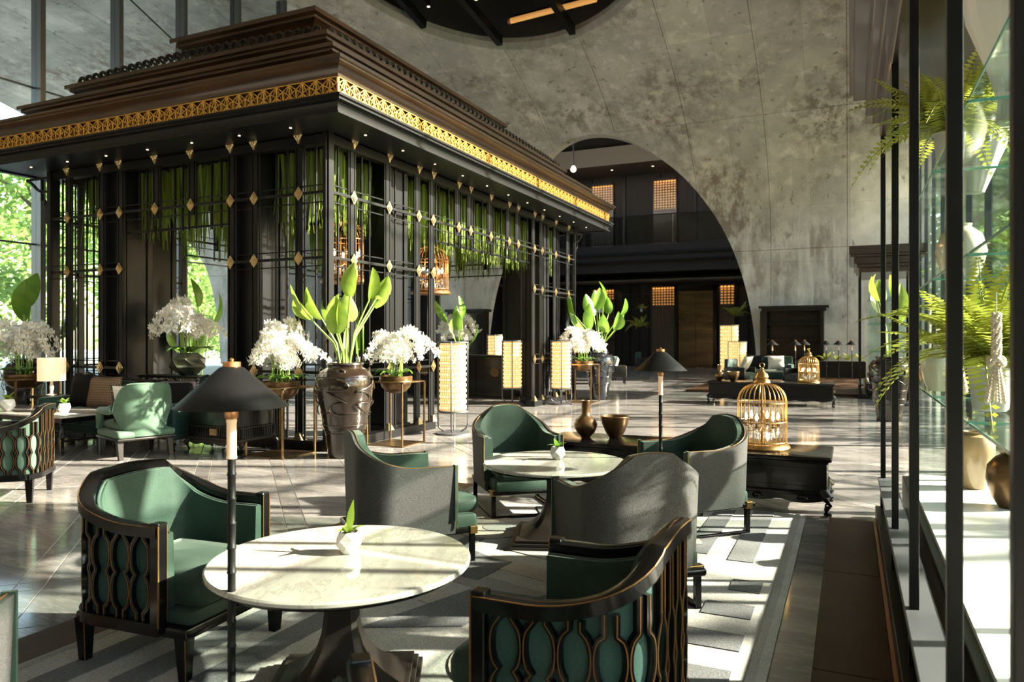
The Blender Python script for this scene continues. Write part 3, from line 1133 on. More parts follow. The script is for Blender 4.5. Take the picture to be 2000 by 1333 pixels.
def lattice_face(fn, rot, L, offs, a, b, cols, front):
    """fn maps (along, out, z) to the pavilion; opening from a to b"""
    def P(me, t, out, z, nm):
        x, y = fn(t, out)
        return put(nm, me, pav, 0, (x, y, z), (0, 0, rot))
    for t in offs:
        op = a < t < b
        P(short if op else tall, t, 0, 0, 'main_bar')
        for e in (-.07, .07):
            P(thin_s if op else thin_t, t + e, .012, 0, 'thin_bar')
        P(cap, t, .03, 4.02, 'bar_cap')
        P(diamond, t, .045, 3.32, 'diamond_boss')
        if not op:
            P(diamond, t, .045, 2.48, 'diamond_boss')
            P(diamond, t, .045, 1.0, 'diamond_boss')
            P(foot, t, .03, .12, 'bar_foot')
    if front:
        allo = [0.] + offs + [L]
        for t0, t1 in zip(allo, allo[1:]):
            op = a < (t0 + t1) / 2 < b
            k = max(1, int((t1 - t0) / (.19 if op else .22)))
            for i in range(1, k):
                P(thin_s if op else thin_t, t0 + (t1 - t0) * i / k, -.03 if i % 2 else -.1, 0, 'thin_bar')

    def rail(t0, t1, z, w, out, nm='rail'):
        x0, y0 = fn(t0, out)
        x1, y1 = fn(t1, out)
        B().bar((x0, y0, z), (x1, y1, z), w, w).obj(nm, 'dark_frame', pav)
    rail(0, L, 3.32, .036, .03)
    for z in (2.48, 1.0):
        rail(0, a, z, .036, .03)
        rail(b, L, z, .036, .03)
    for z in (3.42, 3.20):
        rail(0, L, z, .014, .0, 'thin_rail')
    for z in (2.58, 2.38, 1.1, .9):
        rail(0, a, z, .014, .0, 'thin_rail')
        rail(b, L, z, .014, .0, 'thin_rail')
    rail(a, b, 3.02, .03, -.05, 'lintel')
    rail(0, L, 4.0, .12, -.02, 'top_beam')
    for t0, t1 in ((-.06, a), (b, L + .06)):
        x0, y0 = fn(t0, .07)
        x1, y1 = fn(t1, -.12)
        B().span(min(x0, x1), max(x0, x1), min(y0, y1), max(y0, y1), 0, .12).obj('plinth', 'dark_frame', pav)
    for t in cols:
        x, y = fn(t, -.28)
        put('column', colmesh, pav, 0, (x, y, 0), (0, 0, rot))


XO = [.44, 1.2, 1.62, 2.37, PW_ - 2.37, PW_ - 1.62, PW_ - 1.2, PW_ - .44]
YO = [.47, 1.3, 2.1, 2.53, 3.37, 3.8, 4.6, PL - 3.8, PL - 3.37, PL - 2.53, PL - 2.1, PL - 1.3, PL - .47]
lattice_face(lambda t, o: (-t, -o), 0, PW_, XO, 1.66, PW_ - 1.66, (1.41, PW_ - 1.41), True)
lattice_face(lambda t, o: (o, t), pi / 2, PL, YO, 2.57, PL - 2.57, (1.7, PL - 1.7), True)
lattice_face(lambda t, o: (-t, PL + o), pi, PW_, XO, 1.66, PW_ - 1.66, (1.41, PW_ - 1.41), False)
lattice_face(lambda t, o: (-PW_ - o, t), -pi / 2, PL, YO, 2.57, PL - 2.57, (1.7, PL - 1.7), False)
for x in (0, -PW_):
    for y in (0, PL):
        B().box(x, y, 2.05, .1, .1, 4.1).box(x * .99 - .0, y, 2.05, .05, .16, 4.1).obj('corner_post', 'dark_frame', pav)
# stepped fret brackets at the ends
for sx, sy, ex, ey in ((-PW_, 0, -1, 0), (0, PL, 0, 1)):
    b = B()
    for p, q in (((0, 0), (.62, 0)), ((.62, 0), (.5, -.06)), ((.5, -.06), (.36, -.17)), ((.36, -.17), (.24, -.22)), ((0, -.22), (.26, -.22)), ((.24, .0), (.24, -.36)),
                 ((.24, -.36), (.16, -.36)), ((.16, -.36), (.16, -.44)), ((0, -.44), (.18, -.44)), ((.12, -.44), (.12, -.72)), ((0, -.72), (.13, -.72))):
        b.bar((sx + ex * p[0], sy + ey * p[0], 4.0 + p[1]), (sx + ex * q[0], sy + ey * q[0], 4.0 + q[1]), .035, .035)
    b.obj('fret_bracket', 'dark_frame', pav)
# downlights in the soffit
dlm = B().lathe([(.016, -.006), (.016, .006)], 12).mesh('soffit_downlight', 'spot_glow')
for k in range(7):
    put('soffit_downlight', dlm, pav, 0, (-.3 - k * .85, -.36, 4.08))
for k in range(11):
    put('soffit_downlight', dlm, pav, 0, (.36, .3 + k * .88, 4.08))

# curtains of hanging greenery just inside the lattice
def hanging_mesh(seed):
    rr = random.Random(seed)
    b = B()
    vs, fs = [], []
    for k in range(70):
        x, y = rr.uniform(-.26, .26), rr.uniform(-.12, .12)
        L = rr.uniform(.55, 1.12)
        w = rr.uniform(.012, .026)
        a = rr.uniform(0, pi)
        ca, sa = cos(a) * w, sin(a) * w
        k0 = len(vs)
        sw = rr.uniform(-.09, .09)
        for i in range(6):
            t = i / 5
            q = 1 - .75 * t
            xx, yy, zz = x + sw * t * t, y + sw * .5 * t, -L * t
            z_ = .01 * (i % 2)
            vs += [(xx - ca * q, yy - sa * q, zz + z_), (xx + ca * q, yy + sa * q, zz - z_)]
        for i in range(5):
            j = k0 + 2 * i
            fs.append((j, j + 1, j + 3, j + 2))
    b.add(vs, fs)
    return b.mesh('strands', 'hanging_green')


hm = [hanging_mesh(s_) for s_ in (1, 2, 3)]
hb = B().box(0, 0, .03, .56, .2, .07).mesh('trough', 'dark_frame')


def hanging(x, y, rz, k, label, group):
    t = thing('hanging_greenery', label, 'hanging plant', (x, y, 3.98), rz, group)
    put('trough', hb, t)
    put('strands', hm[k % 3], t)


ORD = 'first second third fourth fifth sixth seventh eighth ninth tenth eleventh twelfth thirteenth'.split()
for k in range(8):
    hanging(PX - .4 - k * .64, PY + .42, 0, k, 'hanging green strands inside the pavilion front, %s trough counted from the brown jar' % ORD[k], 'hanging greenery along the pavilion front')
for k in range(13):
    hanging(PX - .42, PY + .8 + k * .64, pi / 2, k + 1, 'hanging green strands inside the pavilion side, %s trough counted from the brown jar' % ORD[k], 'hanging greenery along the pavilion side')
for k in range(7):
    hanging(PX - .8 - k * .64, PY + PL - .5, 0, k, 'hanging green strands at the pavilion end nearest the arch, %s trough from the lantern corner' % ORD[k], 'hanging greenery along the pavilion end')
for k in range(8):
    hanging(PX - PW_ + .5, PY + 1.4 + k * .9, pi / 2, k, 'hanging green strands along the garden side of the pavilion, %s trough from the sofa' % ORD[k], 'hanging greenery along the garden side')


# ------------------------------------------------------------------ armchairs
def upath(w, yb, yf, rc, n=7, ns=7, nb=8):
    """plan of a tub chair from the front of one arm round the back to the other: (x, y, nx, ny, kind, run)"""
    pts = []
    for k in range(ns):
        t = k / ns
        pts.append((-w, yf + (yb + rc - yf) * t, -1, 0))
    for k in range(n + 1):
        a = pi + pi / 2 * k / n
        pts.append((-w + rc + rc * cos(a), yb + rc + rc * sin(a), cos(a), sin(a)))
    for k in range(1, nb):
        pts.append((-w + rc + (2 * w - 2 * rc) * k / nb, yb, 0, -1))
    left = pts[:]
    out = left[:ns + n + 1 + nb // 2]
    mir = [(-x, y, -nx, ny) for x, y, nx, ny in out][::-1]
    if abs(out[-1][0]) < 1e-6:
        mir = mir[1:]
    return out + mir


class Tub:
    def __init__(s, w, yb, yf, rc, za, zb, start=.35, power=1.9, over=-.02):
        s.p = upath(w, yb, yf, rc)
        s.w, s.yb, s.yf, s.rc, s.za, s.zb = w, yb, yf, rc, za, zb
        run = [0]
        for a, b in zip(s.p, s.p[1:]):
            run.append(run[-1] + sqrt((a[0] - b[0]) ** 2 + (a[1] - b[1]) ** 2))
        s.run = run
        s.total = run[-1]
        side = (yf - yb - rc) + rc * pi / 2
        s.s0, s.s1, s.power = (yf - yb) * start, side + over, power

    def top(s, r):
        r = min(r, s.total - r)
        if r <= s.s0:
            return s.za
        if r >= s.s1:
            q = (r - s.s1) / (s.total / 2 - s.s1 + 1e-6)
            return s.zb + .012 * sin(q * pi / 2)
        return s.za + (s.zb - s.za) * ((r - s.s0) / (s.s1 - s.s0)) ** s.power

    def at(s, r):
        for k in range(len(s.run) - 1):
            if r <= s.run[k + 1] or k == len(s.run) - 2:
                t = (r - s.run[k]) / (s.run[k + 1] - s.run[k])
                a, b = s.p[k], s.p[k + 1]
                q = [a[i] + (b[i] - a[i]) * t for i in range(4)]
                m = sqrt(q[2] ** 2 + q[3] ** 2)
                return q[0], q[1], q[2] / m, q[3] / m

    def samples(s, n=46):
        rs = sorted(set([s.total * k / n for k in range(n + 1)] + [s.s1, s.total - s.s1, s.s1 - .015, s.total - s.s1 + .015]))
        return [(r, *s.at(r), s.top(r)) for r in rs]

    def wall(s, o0, o1, z0, dtop, taper=.0):
        """solid strip following the plan, from offset o0 (outer) to o1 (inner)"""
        rings = []
        for r, x, y, nx, ny, zt in s.samples():
            zt += dtop
            rings.append([(x + nx * (o0 - taper), y + ny * (o0 - taper), z0), (x + nx * o0, y + ny * o0, zt),
                          (x + nx * o1, y + ny * o1, zt), (x + nx * (o1 - taper), y + ny * (o1 - taper), z0)])
        return B().loft(rings)

    def rail(s, o, dz, w, h):
        rings = []
        for r, x, y, nx, ny, zt in s.samples():
            rings.append([(x + nx * (o + w / 2), y + ny * (o + w / 2), zt + dz - h), (x + nx * (o + w / 2), y + ny * (o + w / 2), zt + dz - h * .15),
                          (x + nx * (o + w * .3), y + ny * (o + w * .3), zt + dz),
                          (x + nx * (o - w * .3), y + ny * (o - w * .3), zt + dz), (x + nx * (o - w / 2), y + ny * (o - w / 2), zt + dz - h * .15),
                          (x + nx * (o - w / 2), y + ny * (o - w / 2), zt + dz - h)])
        return B().loft(rings)

    def edge_tube(s, o, dz, rad):
        return B().tube([(x + nx * o, y + ny * o, zt + dz) for r, x, y, nx, ny, zt in s.samples()], rad, 6)


def cloth_chair(loc, rz, label, group):
    """tub chair, grey cloth outside, green velvet inside, brass fittings"""
    t = thing('tub_armchair', label, 'armchair', (*loc, 0), rz, group)
    tb = Tub(.34, -.34, .27, .20, .64, .845, .40, 1.7, .025)
    tb.wall(0, -.022, .215, 0, .018).obj('outer_shell', 'grey_cloth', t, 35)
    tb.wall(-.022, -.075, .25, -.004, .02).obj('inner_upholstery', 'green_velvet', t, 35)
    tb.edge_tube(-.022, .001, .0038).obj('piping', 'worn_gold_edge', t, 60)
    for s_ in (-1, 1):
        B().span(s_ * .34 - .04 if s_ > 0 else -.345, .345 if s_ > 0 else -.30, .262, .276, .30, .648).obj('arm_front', 'green_velvet', t)
        B().tube([(s_ * .337, .278, .25), (s_ * .337, .278, .648)], .005, 6).obj('brass_edge', 'gold', t)
    B().rbox(0, .075, .225, .325, .288, .36, .02).obj('seat_base', 'green_velvet', t, 40)
    B().rbox(0, .09, .32, .425, .262, .37, .035, .03).obj('seat_cushion', 'green_velvet', t, 50)
    B().rbox(0, .045, .20, .24, .305, .385, .012).obj('seat_frame', 'black_lacquer', t, 40)
    for sx in (-1, 1):
        for y in (.395, -.27):
            B().box(sx * .285, y, .105, .034, .034, .21).obj('leg', 'black_lacquer', t, bevel=.004)
            B().box(sx * .268, y + .006 * (1 if y > 0 else -1), .222, .085, .05, .05).obj('brass_corner', 'gold', t, bevel=.003)
        B().box(sx * .285, .0625, .017, .034, .635, .034).obj('side_runner', 'black_lacquer', t, bevel=.004)
    B().box(0, .395, .017, .54, .034, .034).obj('front_runner', 'black_lacquer', t, bevel=.004)
    return t


def fret_chair(loc, rz, label, cloth, group):
    """tub chair with a black lacquer frame and oval fretwork outside"""
    t = thing('fretwork_armchair', label, 'armchair', (*loc, 0), rz, group)
    tb = Tub(.345, -.33, .22, .17, .665, .835, .3)
    zb = .255
    tb.rail(-.02, 0, .062, .05).obj('top_rail', 'black_lacquer', t, 40)
    tb.edge_tube(.006, -.046, .003).obj('gilt_line', 'worn_gold_edge', t)
    tb.edge_tube(.008, -.006, .0025).obj('gilt_line', 'worn_gold_edge', t)
    tb.wall(-.028, -.036, zb, -.05).obj('back_cloth', cloth, t, 35)
    tb.wall(-.036, -.085, zb + .02, -.045, .01).obj('inner_upholstery', 'green_velvet', t, 35)
    tb.edge_tube(-.07, -.045, .007).obj('piping', 'green_velvet', t, 60)
    rings = []
    for r, x, y, nx, ny, zt in tb.samples():
        rings.append([(x + nx * .006, y + ny * .006, .205), (x + nx * .006, y + ny * .006, zb), (x - nx * .05, y - ny * .05, zb), (x - nx * .05, y - ny * .05, .205)])
    B().loft(rings).obj('bottom_rail', 'black_lacquer', t, 40)
    for s_ in (-1, 1):
        B().box(s_ * .325, .205, .44, .05, .05, .47).obj('arm_post', 'black_lacquer', t, bevel=.005)
        B().bar((s_ * .349, .228, .24), (s_ * .349, .228, .665), .006, .006).obj('gilt_line', 'worn_gold_edge', t)
        B().bar((s_ * .303, .229, .26), (s_ * .303, .229, .665), .004, .004).obj('gilt_line', 'worn_gold_edge', t)
    # fretwork: columns of linked ovals, gilt on the crests
    wood, gilt = B(), B()
    ncol = 14
    r0, r1 = .05, tb.total - .05
    p = (r1 - r0) / ncol
    rows_ = ((zb + .115), (zb + .115 + .15))

    def halfw(z):
        e1, e2, hh = rows_[0], rows_[1], .075
        for e in rows_:
            if abs(z - e) <= hh:
                q = abs(z - e) / hh
                return p * (.17 + .29 * sqrt(max(0, 1 - q ** 2.2)))
        return p * .17

    for c in range(ncol):
        rc_ = r0 + p * (c + .5)
        zt = min(tb.top(rc_ - p / 2), tb.top(rc_ + p / 2), tb.top(rc_)) - .045
        for sgn in (-1, 1):
            pts, gts = [], []
            n_ = 26
            for k in range(n_ + 1):
                z = zb - .01 + (zt - zb + .01) * k / n_
                r = min(max(rc_ + sgn * halfw(z), .01), tb.total - .01)
                x, y, nx, ny = tb.at(r)
                pts.append((Vector((x - nx * .018, y - ny * .018, z)), Vector((nx, ny, 0))))
            ring, gring = [], []
            for k, (q, nn) in enumerate(pts):
                d = (pts[min(k + 1, n_)][0] - pts[max(k - 1, 0)][0]).normalized()
                a = d.cross(nn).normalized()
                h = .0095
                ring.append([q - a * h - nn * .012, q + a * h - nn * .012, q + a * h + nn * .012, q - a * h + nn * .012])
                gring.append([q - a * .0014 + nn * .011, q + a * .0014 + nn * .011, q + a * .0014 + nn * .0145, q - a * .0014 + nn * .0145])
            wood.loft(ring)
            gilt.loft(gring)
    wood.obj('fretwork', 'black_lacquer', t, 40)
    gilt.obj('fretwork_gilding', 'worn_gold_edge', t)
    B().rbox(0, .05, .24, .305, .295, .30, .02).obj('seat_base', 'green_velvet', t, 40)
    B().rbox(0, .06, .30, .43, .258, .31, .04, .035).obj('seat_cushion', 'green_velvet', t, 50)
    B().rbox(0, .04, .195, .243, .325, .315, .008).obj('seat_frame', 'black_lacquer', t, 40)
    for sx in (-1, 1):
        for y in (.31, -.26):
            b = B()
            b.loft([[(sx * .285 + dx * .019, y + dy * .019, 0) for dx, dy in ((-1, -1), (1, -1), (1, 1), (-1, 1))],
                    [(sx * .29 + dx * .03, y + dy * .03, .21) for dx, dy in ((-1, -1), (1, -1), (1, 1), (-1, 1))]])
            b.obj('leg', 'black_lacquer', t, bevel=.003)
            B().bar((sx * .304, y + .02, .002), (sx * .32, y + .031, .21), .003, .003).obj('gilt_line', 'worn_gold_edge', t)
    return t


fret_chair((-2.86, 2.5), radians(-86), 'fretwork armchair with its green velvet seat in view, beside the nearer marble table', 'dark_green_velvet', 'black fretwork armchairs')
fret_chair((-.83, 2.35), radians(90), 'fretwork armchair with its teal back nearest the display case frame', 'teal_cloth', 'black fretwork armchairs')
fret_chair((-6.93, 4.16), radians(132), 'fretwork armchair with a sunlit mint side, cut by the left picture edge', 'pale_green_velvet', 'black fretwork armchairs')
gc = 'grey cloth tub armchairs round the second table'
TX, TY = -1.9, 4.89
cloth_chair((TX - .78, TY - .8), radians(-42), 'grey tub armchair in profile between the two round tables, open toward the vase bench', gc)
cloth_chair((TX - .70, TY + .84), radians(-140), 'tub armchair showing its whole green velvet inside, beside the bottle vase', gc)
cloth_chair((TX + .77, TY - .90), radians(41), 'grey tub armchair seen from behind, closest to the fretwork chair by the display case', gc)
cloth_chair((TX + .82, TY + .76), radians(136), 'grey tub armchair with dark green inside standing before the gold birdcage', gc)
cloth_chair((-2.52, 1.05), radians(36), 'sliver of a grey tub armchair at the lower left picture corner', gc)
fret_chair((-1.2, 1.11), radians(40), 'armchair whose arm tip just peeks in at the bottom picture edge', 'dark_green_velvet', 'black fretwork armchairs')


# ------------------------------------------------------------------ round marble tables
def round_table(loc, rz, label):
    t = thing('round_table', label, 'table', (*loc, 0), rz, 'round marble tables')
    B().lathe([(.40, .530), (.495, .534), (.50, .540), (.50, .546)], 64).obj('table_rim', 'black_lacquer', t, 40)
    B().lathe([(.505, .546), (.515, .553), (.515, .564), (.508, .570), (.30, .5702)], 72).obj('table_top', 'marble', t, 40)
    rings = []
    for z, w in ((.535, .11), (.50, .075), (.43, .062), (.36, .062), (.29, .07), (.23, .088), (.175, .12), (.13, .165), (.095, .215), (.075, .25)):
        q = w * .72
        rings.append([(-w, -q, z), (-q, -w, z), (q, -w, z), (w, -q, z), (w, q, z), (q, w, z), (-q, w, z), (-w, q, z)])
    B().loft(rings).obj('pedestal', 'black_wood', t, 25)
    for z0, z1, w in ((0, .035, .305), (.035, .056, .288), (.056, .076, .27)):
        B().span(-w, w, -w, w, z0, z1).obj('plinth_step', 'black_wood', t, bevel=.004)
    return t


round_table((-1.85, 2.40), radians(28), 'nearer round marble table with white potted plant, on a flared black pedestal')
round_table((TX, TY), radians(20), 'farther round marble table ringed by grey tub armchairs')


def pot_plant(loc, pot, label, leafmat, s=1., seed=1, upright=True):
    rr = random.Random(seed)
    t = thing('potted_plant', label, 'plant', loc, rr.uniform(0, 6), 'little potted plants on the tables')
    b = B()
    n = 6
    rings = []
    for r, z, tw in ((.030, 0, 0), (.052, .034, .5), (.052, .058, 0), (.042, .088, .5)):
        rings.append([(r * s * cos(2 * pi * (k + tw) / n), r * s * sin(2 * pi * (k + tw) / n), z * s) for k in range(n)])
    k = 0
    for a, c in zip(rings, rings[1:]):
        base = len(b.v)
        b.v += a + c
        for j in range(n):
            j2 = (j + 1) % n
            if k % 2 == 0:
                b.f += [(base + j, base + j2, base + n + j), (base + j2, base + n + j2, base + n + j)]
            else:
                b.f += [(base + j, base + n + j2, base + n + j), (base + j, base + j2, base + n + j2)]
        k += 1
    b.add(rings[0], [tuple(range(n - 1, -1, -1))])
    b.obj('pot', pot, t)
    B().lathe([(.036 * s, .080 * s), (.001, .083 * s)], 12).obj('soil', 'soil', t)
    m = 8 if not upright else 7
    for k in range(m):
        a = 2 * pi * k / m + rr.uniform(-.3, .3)
        L = s * (rr.uniform(.05, .09) if not (upright and k == 0) else .135)
        lean = rr.uniform(.6, 1.25) if not (upright and k == 0) else .18
        rows_ = []
        for i in range(6):
            q = i / 5
            w = s * .016 * sin(pi * min(.98, q * .9 + .12)) * (1.3 if upright and k == 0 else 1)
            d = L * q
            x, z = d * sin(lean * (.5 + .6 * q)), .08 * s + d * cos(lean * (.5 + .6 * q))
            rows_.append([(x * cos(a) - w * sin(a), x * sin(a) + w * cos(a), z), (x * cos(a), x * sin(a), z - w * .35), (x * cos(a) + w * sin(a), x * sin(a) - w * cos(a), z)])
        B().sheet(rows_).obj('leaf', leafmat, t, 60)
    return t


pot_plant((-1.86, 2.46, .571), 'white_pot', 'white faceted pot with a tall lime leaf on the nearer round table', 'leaf_bright', 1.0, 3)
pot_plant((-1.92, 4.98, .571), 'grey_pot', 'grey faceted pot with a leafy green rosette on the farther round table', 'leaf', 1.05, 5, False)


# ------------------------------------------------------------------ floor lamps with conical shades
def floor_lamp(loc, label, group='conical floor lamps', detail=True):
    t = thing('floor_lamp', label, 'floor lamp', (*loc, 0), 0, group)
    n = 48 if detail else 20
    B().lathe([(.14, 0), (.14, .012), (.13, .02), (.02, .026)], n).obj('base', 'lamp_metal', t, 40)
    pr = [(.014, .02)]
    z = .12
    while z < 1.0:
        pr += [(.0135, z), (.016, z + .004), (.016, z + .008), (.0135, z + .012)]
        z += .085
    pr += [(.0135, 1.03)]
    B().lathe(pr, 16).obj('pole', 'lamp_metal', t, 40)
    B().lathe([(.0165, 1.03), (.0185, 1.033), (.0165, 1.04), (.0165, 1.155), (.0185, 1.16), (.0165, 1.168)], 20).obj('glass_tube', 'frosted_tube', t, 40)
    B().lathe([(.018, 1.168), (.022, 1.175), (.022, 1.195), (.012, 1.2), (.012, 1.34)], 16).obj('neck', 'copper', t, 40)
    B().lathe([(.192, 1.212), (.191, 1.210), (.042, 1.345), (.03, 1.35), (.001, 1.35)], n, caps=False).obj('shade', 'lamp_metal', t, 30)
    B().lathe([(.03, 1.345), (.03, 1.366), (.006, 1.367), (.008, 1.375), (.001, 1.38)], 20).obj('finial', 'copper', t, 40)
    return t


floor_lamp((-1.95, 1.92), 'black conical floor lamp standing before the nearer marble table')
floor_lamp((-1.26, 5.36), 'black conical floor lamp rising between the grey tub chairs by the farther table')


# ------------------------------------------------------------------ rugs and stone borders
def rug_piece(root, poly, mat, z=.014, dz=.004):
    B().prism(poly, z - .002, z + dz).obj('rug_patch', mat, root)


def rect(x0, x1, y0, y1):
    return [(x0, y0), (x1, y0), (x1, y1), (x0, y1)]


band = bpy.data.objects.new('floor_border', None)
col.objects.link(band)
struct(band)
for k, (x0, x1, y0, y1) in enumerate(((-.15, .165, -2.5, 6.45), (-3.62, -3.32, -2.5, 6.45))):
    n_ = 6
    for i in range(n_):
        a, c = y0 + (y1 - y0) * i / n_, y0 + (y1 - y0) * (i + 1) / n_
        B().span(x0, x1, a + .003, c - .003, -.004, .008).obj('border_slab', 'brown_stone', band, bevel=.002)
B().span(-.15, -.315, -2.5, 6.45, -.004, .007).obj('border_slab', 'floor_stone', band)
B().span(.168, .2, -2.5, 6.5, 0, .012).obj('copper_inlay', 'copper', band)
B().span(-3.32, .165, 6.45, 6.62, -.004, .006).obj('border_slab', 'floor_stone', band)

rug = thing('area_rug', 'large pale grey rug with charcoal geometric bands under the round tables', 'rug', (0, 0, 0))
B().prism(rect(-3.32, -.32, -2.4, 6.42), .0, .013).obj('rug_base', 'rug_light', rug)
for x0, x1 in ((-3.30, -3.26), (-.40, -.36)):
    rug_piece(rug, rect(x0, x1, -2.4, 6.4), 'rug_mid')
# long charcoal bars on both edges, cross bars, slanted chevrons and round medallions
for y0 in (-1.6, .1, 1.95, 3.55):
    for x0 in (-3.12, -2.82, -2.52):
        rug_piece(rug, rect(x0, x0 + .15, y0 + (x0 + 3.12) * .5, y0 + 1.3), 'rug_dark')
for y0 in (4.9,):
    for x0 in (-1.62, -1.32, -1.02, -.72):
        rug_piece(rug, rect(x0, x0 + .16, y0 + (-.7 - x0) * .25, 6.38), 'rug_dark')
for k in range(5):
    y0 = 2.65 + k * .42
    rug_piece(rug, rect(-.95 + .08 * k, -.46, y0, y0 + .2), 'rug_dark')
for k in range(4):
    y0 = 3.45 + k * .36
    rug_piece(rug, [(-2.15, y0), (-1.3, y0 - .25), (-1.3, y0 - .05), (-2.15, y0 + .2)], 'rug_mid' if k % 2 else 'rug_sand')
for k in range(6):
    y0 = -.6 + k * .45
    rug_piece(rug, rect(-1.05, -.46, y0, y0 + .22), 'rug_mid' if k % 2 else 'rug_dark')
for cx, cy, rr in ((-1.30, 2.98, .34), (-.75, 1.55, .4), (-2.45, 5.0, .3)):
    rug_piece(rug, arc(cx, cy, rr, 0, 2 * pi, 36)[:-1], 'rug_sand', .016)
    rug_piece(rug, arc(cx + .05, cy + .03, rr * .45, 0, 2 * pi, 30)[:-1], 'rug_mid', .019)
rug_piece(rug, [(-2.2, 3.0), (-1.75, 3.22), (-1.55, 3.75), (-1.95, 3.75)], 'rug_dark', .0165)
rug_piece(rug, [(-1.7, 3.55), (-1.2, 3.35), (-1.05, 3.5), (-1.5, 3.85)], 'rug_dark', .0165)
for k in range(5):
    a = 2 * pi * k / 5 + .3
    pts = arc(-1.9, 4.89, 1.02, a, a + .55, 8) + arc(-1.9, 4.89, .62, a + .55, a, 8)
    rug_piece(rug, pts, 'rug_dark' if k % 2 else 'rug_sand', .017)


# ------------------------------------------------------------------ black benches
def bench(x0, x1, y0, y1, label):
    t = thing('low_bench', label, 'bench', ((x0 + x1) / 2, (y0 + y1) / 2, 0), 0, 'black lacquer display benches')
    a, b_ = (x1 - x0) / 2, (y1 - y0) / 2
    B().rbox(0, 0, .445, .485, a, b_, .012).obj('bench_top', 'black_lacquer', t, 40)
    B().rbox(0, 0, .425, .445, a - .025, b_ - .025, .008).obj('top_moulding', 'black_lacquer', t, 40)
    B().span(-a + .04, a - .04, -b_ + .04, b_ - .04, .19, .425).obj('body', 'black_lacquer', t)
    for s_ in (-1, 1):
        for p, q in (((-a + .12, .38), (a - .12, .38)), ((-a + .12, .235), (a - .12, .235)), ((-a + .12, .235), (-a + .12, .38)), ((a - .12, .235), (a - .12, .38))):
            B().bar((p[0], s_ * (b_ - .037), p[1]), (q[0], s_ * (b_ - .037), q[1]), .012, .014).obj('panel_bead', 'black_lacquer', t)
    B().rbox(0, 0, .165, .20, a - .02, b_ - .02, .01).obj('base_moulding', 'black_lacquer', t, 40)
    # scalloped apron with carved scrolls
    for s_ in (-1, 1):
        n_ = 60
        up, lo = [], []
        for k in range(n_ + 1):
            x = -a + .06 + (2 * a - .12) * k / n_
            lo.append((x, .165 - .035 - .028 * abs(sin(k / n_ * pi * 7))))
            up.append((x, .17))
        b = B()
        rings = [[(lo[k][0], s_ * (b_ - .03), lo[k][1]), (up[k][0], s_ * (b_ - .03), up[k][1]), (up[k][0], s_ * (b_ - .055), up[k][1]), (lo[k][0], s_ * (b_ - .055), lo[k][1])] for k in range(n_ + 1)]
        b.loft(rings)
        b.obj('apron', 'black_lacquer', t, 30)
        for k in range(7):
            x = -a + .06 + (2 * a - .12) * (k + .5) / 7
            pts = [(x + .05 * (1 - q / 14) * cos(q * .5), s_ * (b_ - .022), .135 + .03 * (1 - q / 14) * sin(q * .5)) for q in range(13)]
            B().tube(pts, .009, 6).obj('carved_scroll', 'black_lacquer', t, 60)
    for sx in (-1, 1):
        for sy in (-1, 1):
            pts = [(sx * (a - .07), sy * (b_ - .07), .19), (sx * (a - .03), sy * (b_ - .03), .15), (sx * (a - .025), sy * (b_ - .025), .10), (sx * (a - .045), sy * (b_ - .045), .05), (sx * (a - .05), sy * (b_ - .05), .025), (sx * (a - .02), sy * (b_ - .02), .014)]
            B().tube(pts, [.05, .045, .03, .018, .02, .026], 10).obj('leg', 'black_lacquer', t, 60)
    return t


bench(-2.68, -.13, 6.42, 7.14, 'nearer black lacquer bench carrying the large birdcage, vase and bowl')
bench(-2.88, -.28, 16.6, 17.35, 'farther black lacquer bench across the stone floor carrying the small birdcage')


def lathe_thing(name, label, cat, loc, prof, mat, group=None, n=32, part='body', lobes=0, depth=0.):
    t = thing(name, label, cat, loc, 0, group)
    B().lathe(prof, n, lobes=lobes, depth=depth, caps=True).obj(part, mat, t, 45)
    return t


BOTTLE = [(.045, 0), (.05, .01), (.085, .045), (.108, .09), (.112, .125), (.098, .165), (.065, .195), (.042, .215), (.04, .25), (.042, .33), (.046, .352), (.038, .352), (.034, .3), (.032, .24)]
BOWL = [(.055, 0), (.06, .006), (.095, .06), (.125, .13), (.138, .19), (.14, .205), (.13, .205), (.118, .14), (.085, .05), (.02, .03)]
for (nm, lb, ct, loc, pr) in (('bottle_vase', 'bronze bottle vase with a long neck on the nearer bench', 'vase', (-2.33, 6.8, .486), BOTTLE),
                              ('bronze_bowl', 'bronze flared bowl beside the bottle vase on the nearer bench', 'bowl', (-2.06, 6.88, .486), BOWL),
                              ('bottle_vase', 'small bronze bottle vase on the farther bench', 'vase', (-2.66, 16.98, .486), BOTTLE),
                              ('bronze_bowl', 'small bronze bowl on the farther bench', 'bowl', (-2.36, 16.95, .486), BOWL)):
    t = thing(nm, lb, ct, loc)
    B().lathe(pr, 40).obj('vessel', 'bronze_glaze', t, 50)
    zr = max(p[1] for p in pr)
    rr_ = max(p[0] for p in pr if abs(p[1] - zr) < .002) - .004
    B().tube([(rr_ * cos(2 * pi * k / 32), rr_ * sin(2 * pi * k / 32), zr) for k in range(33)], .004, 6).obj('lip', 'antique_brass', t, 60)


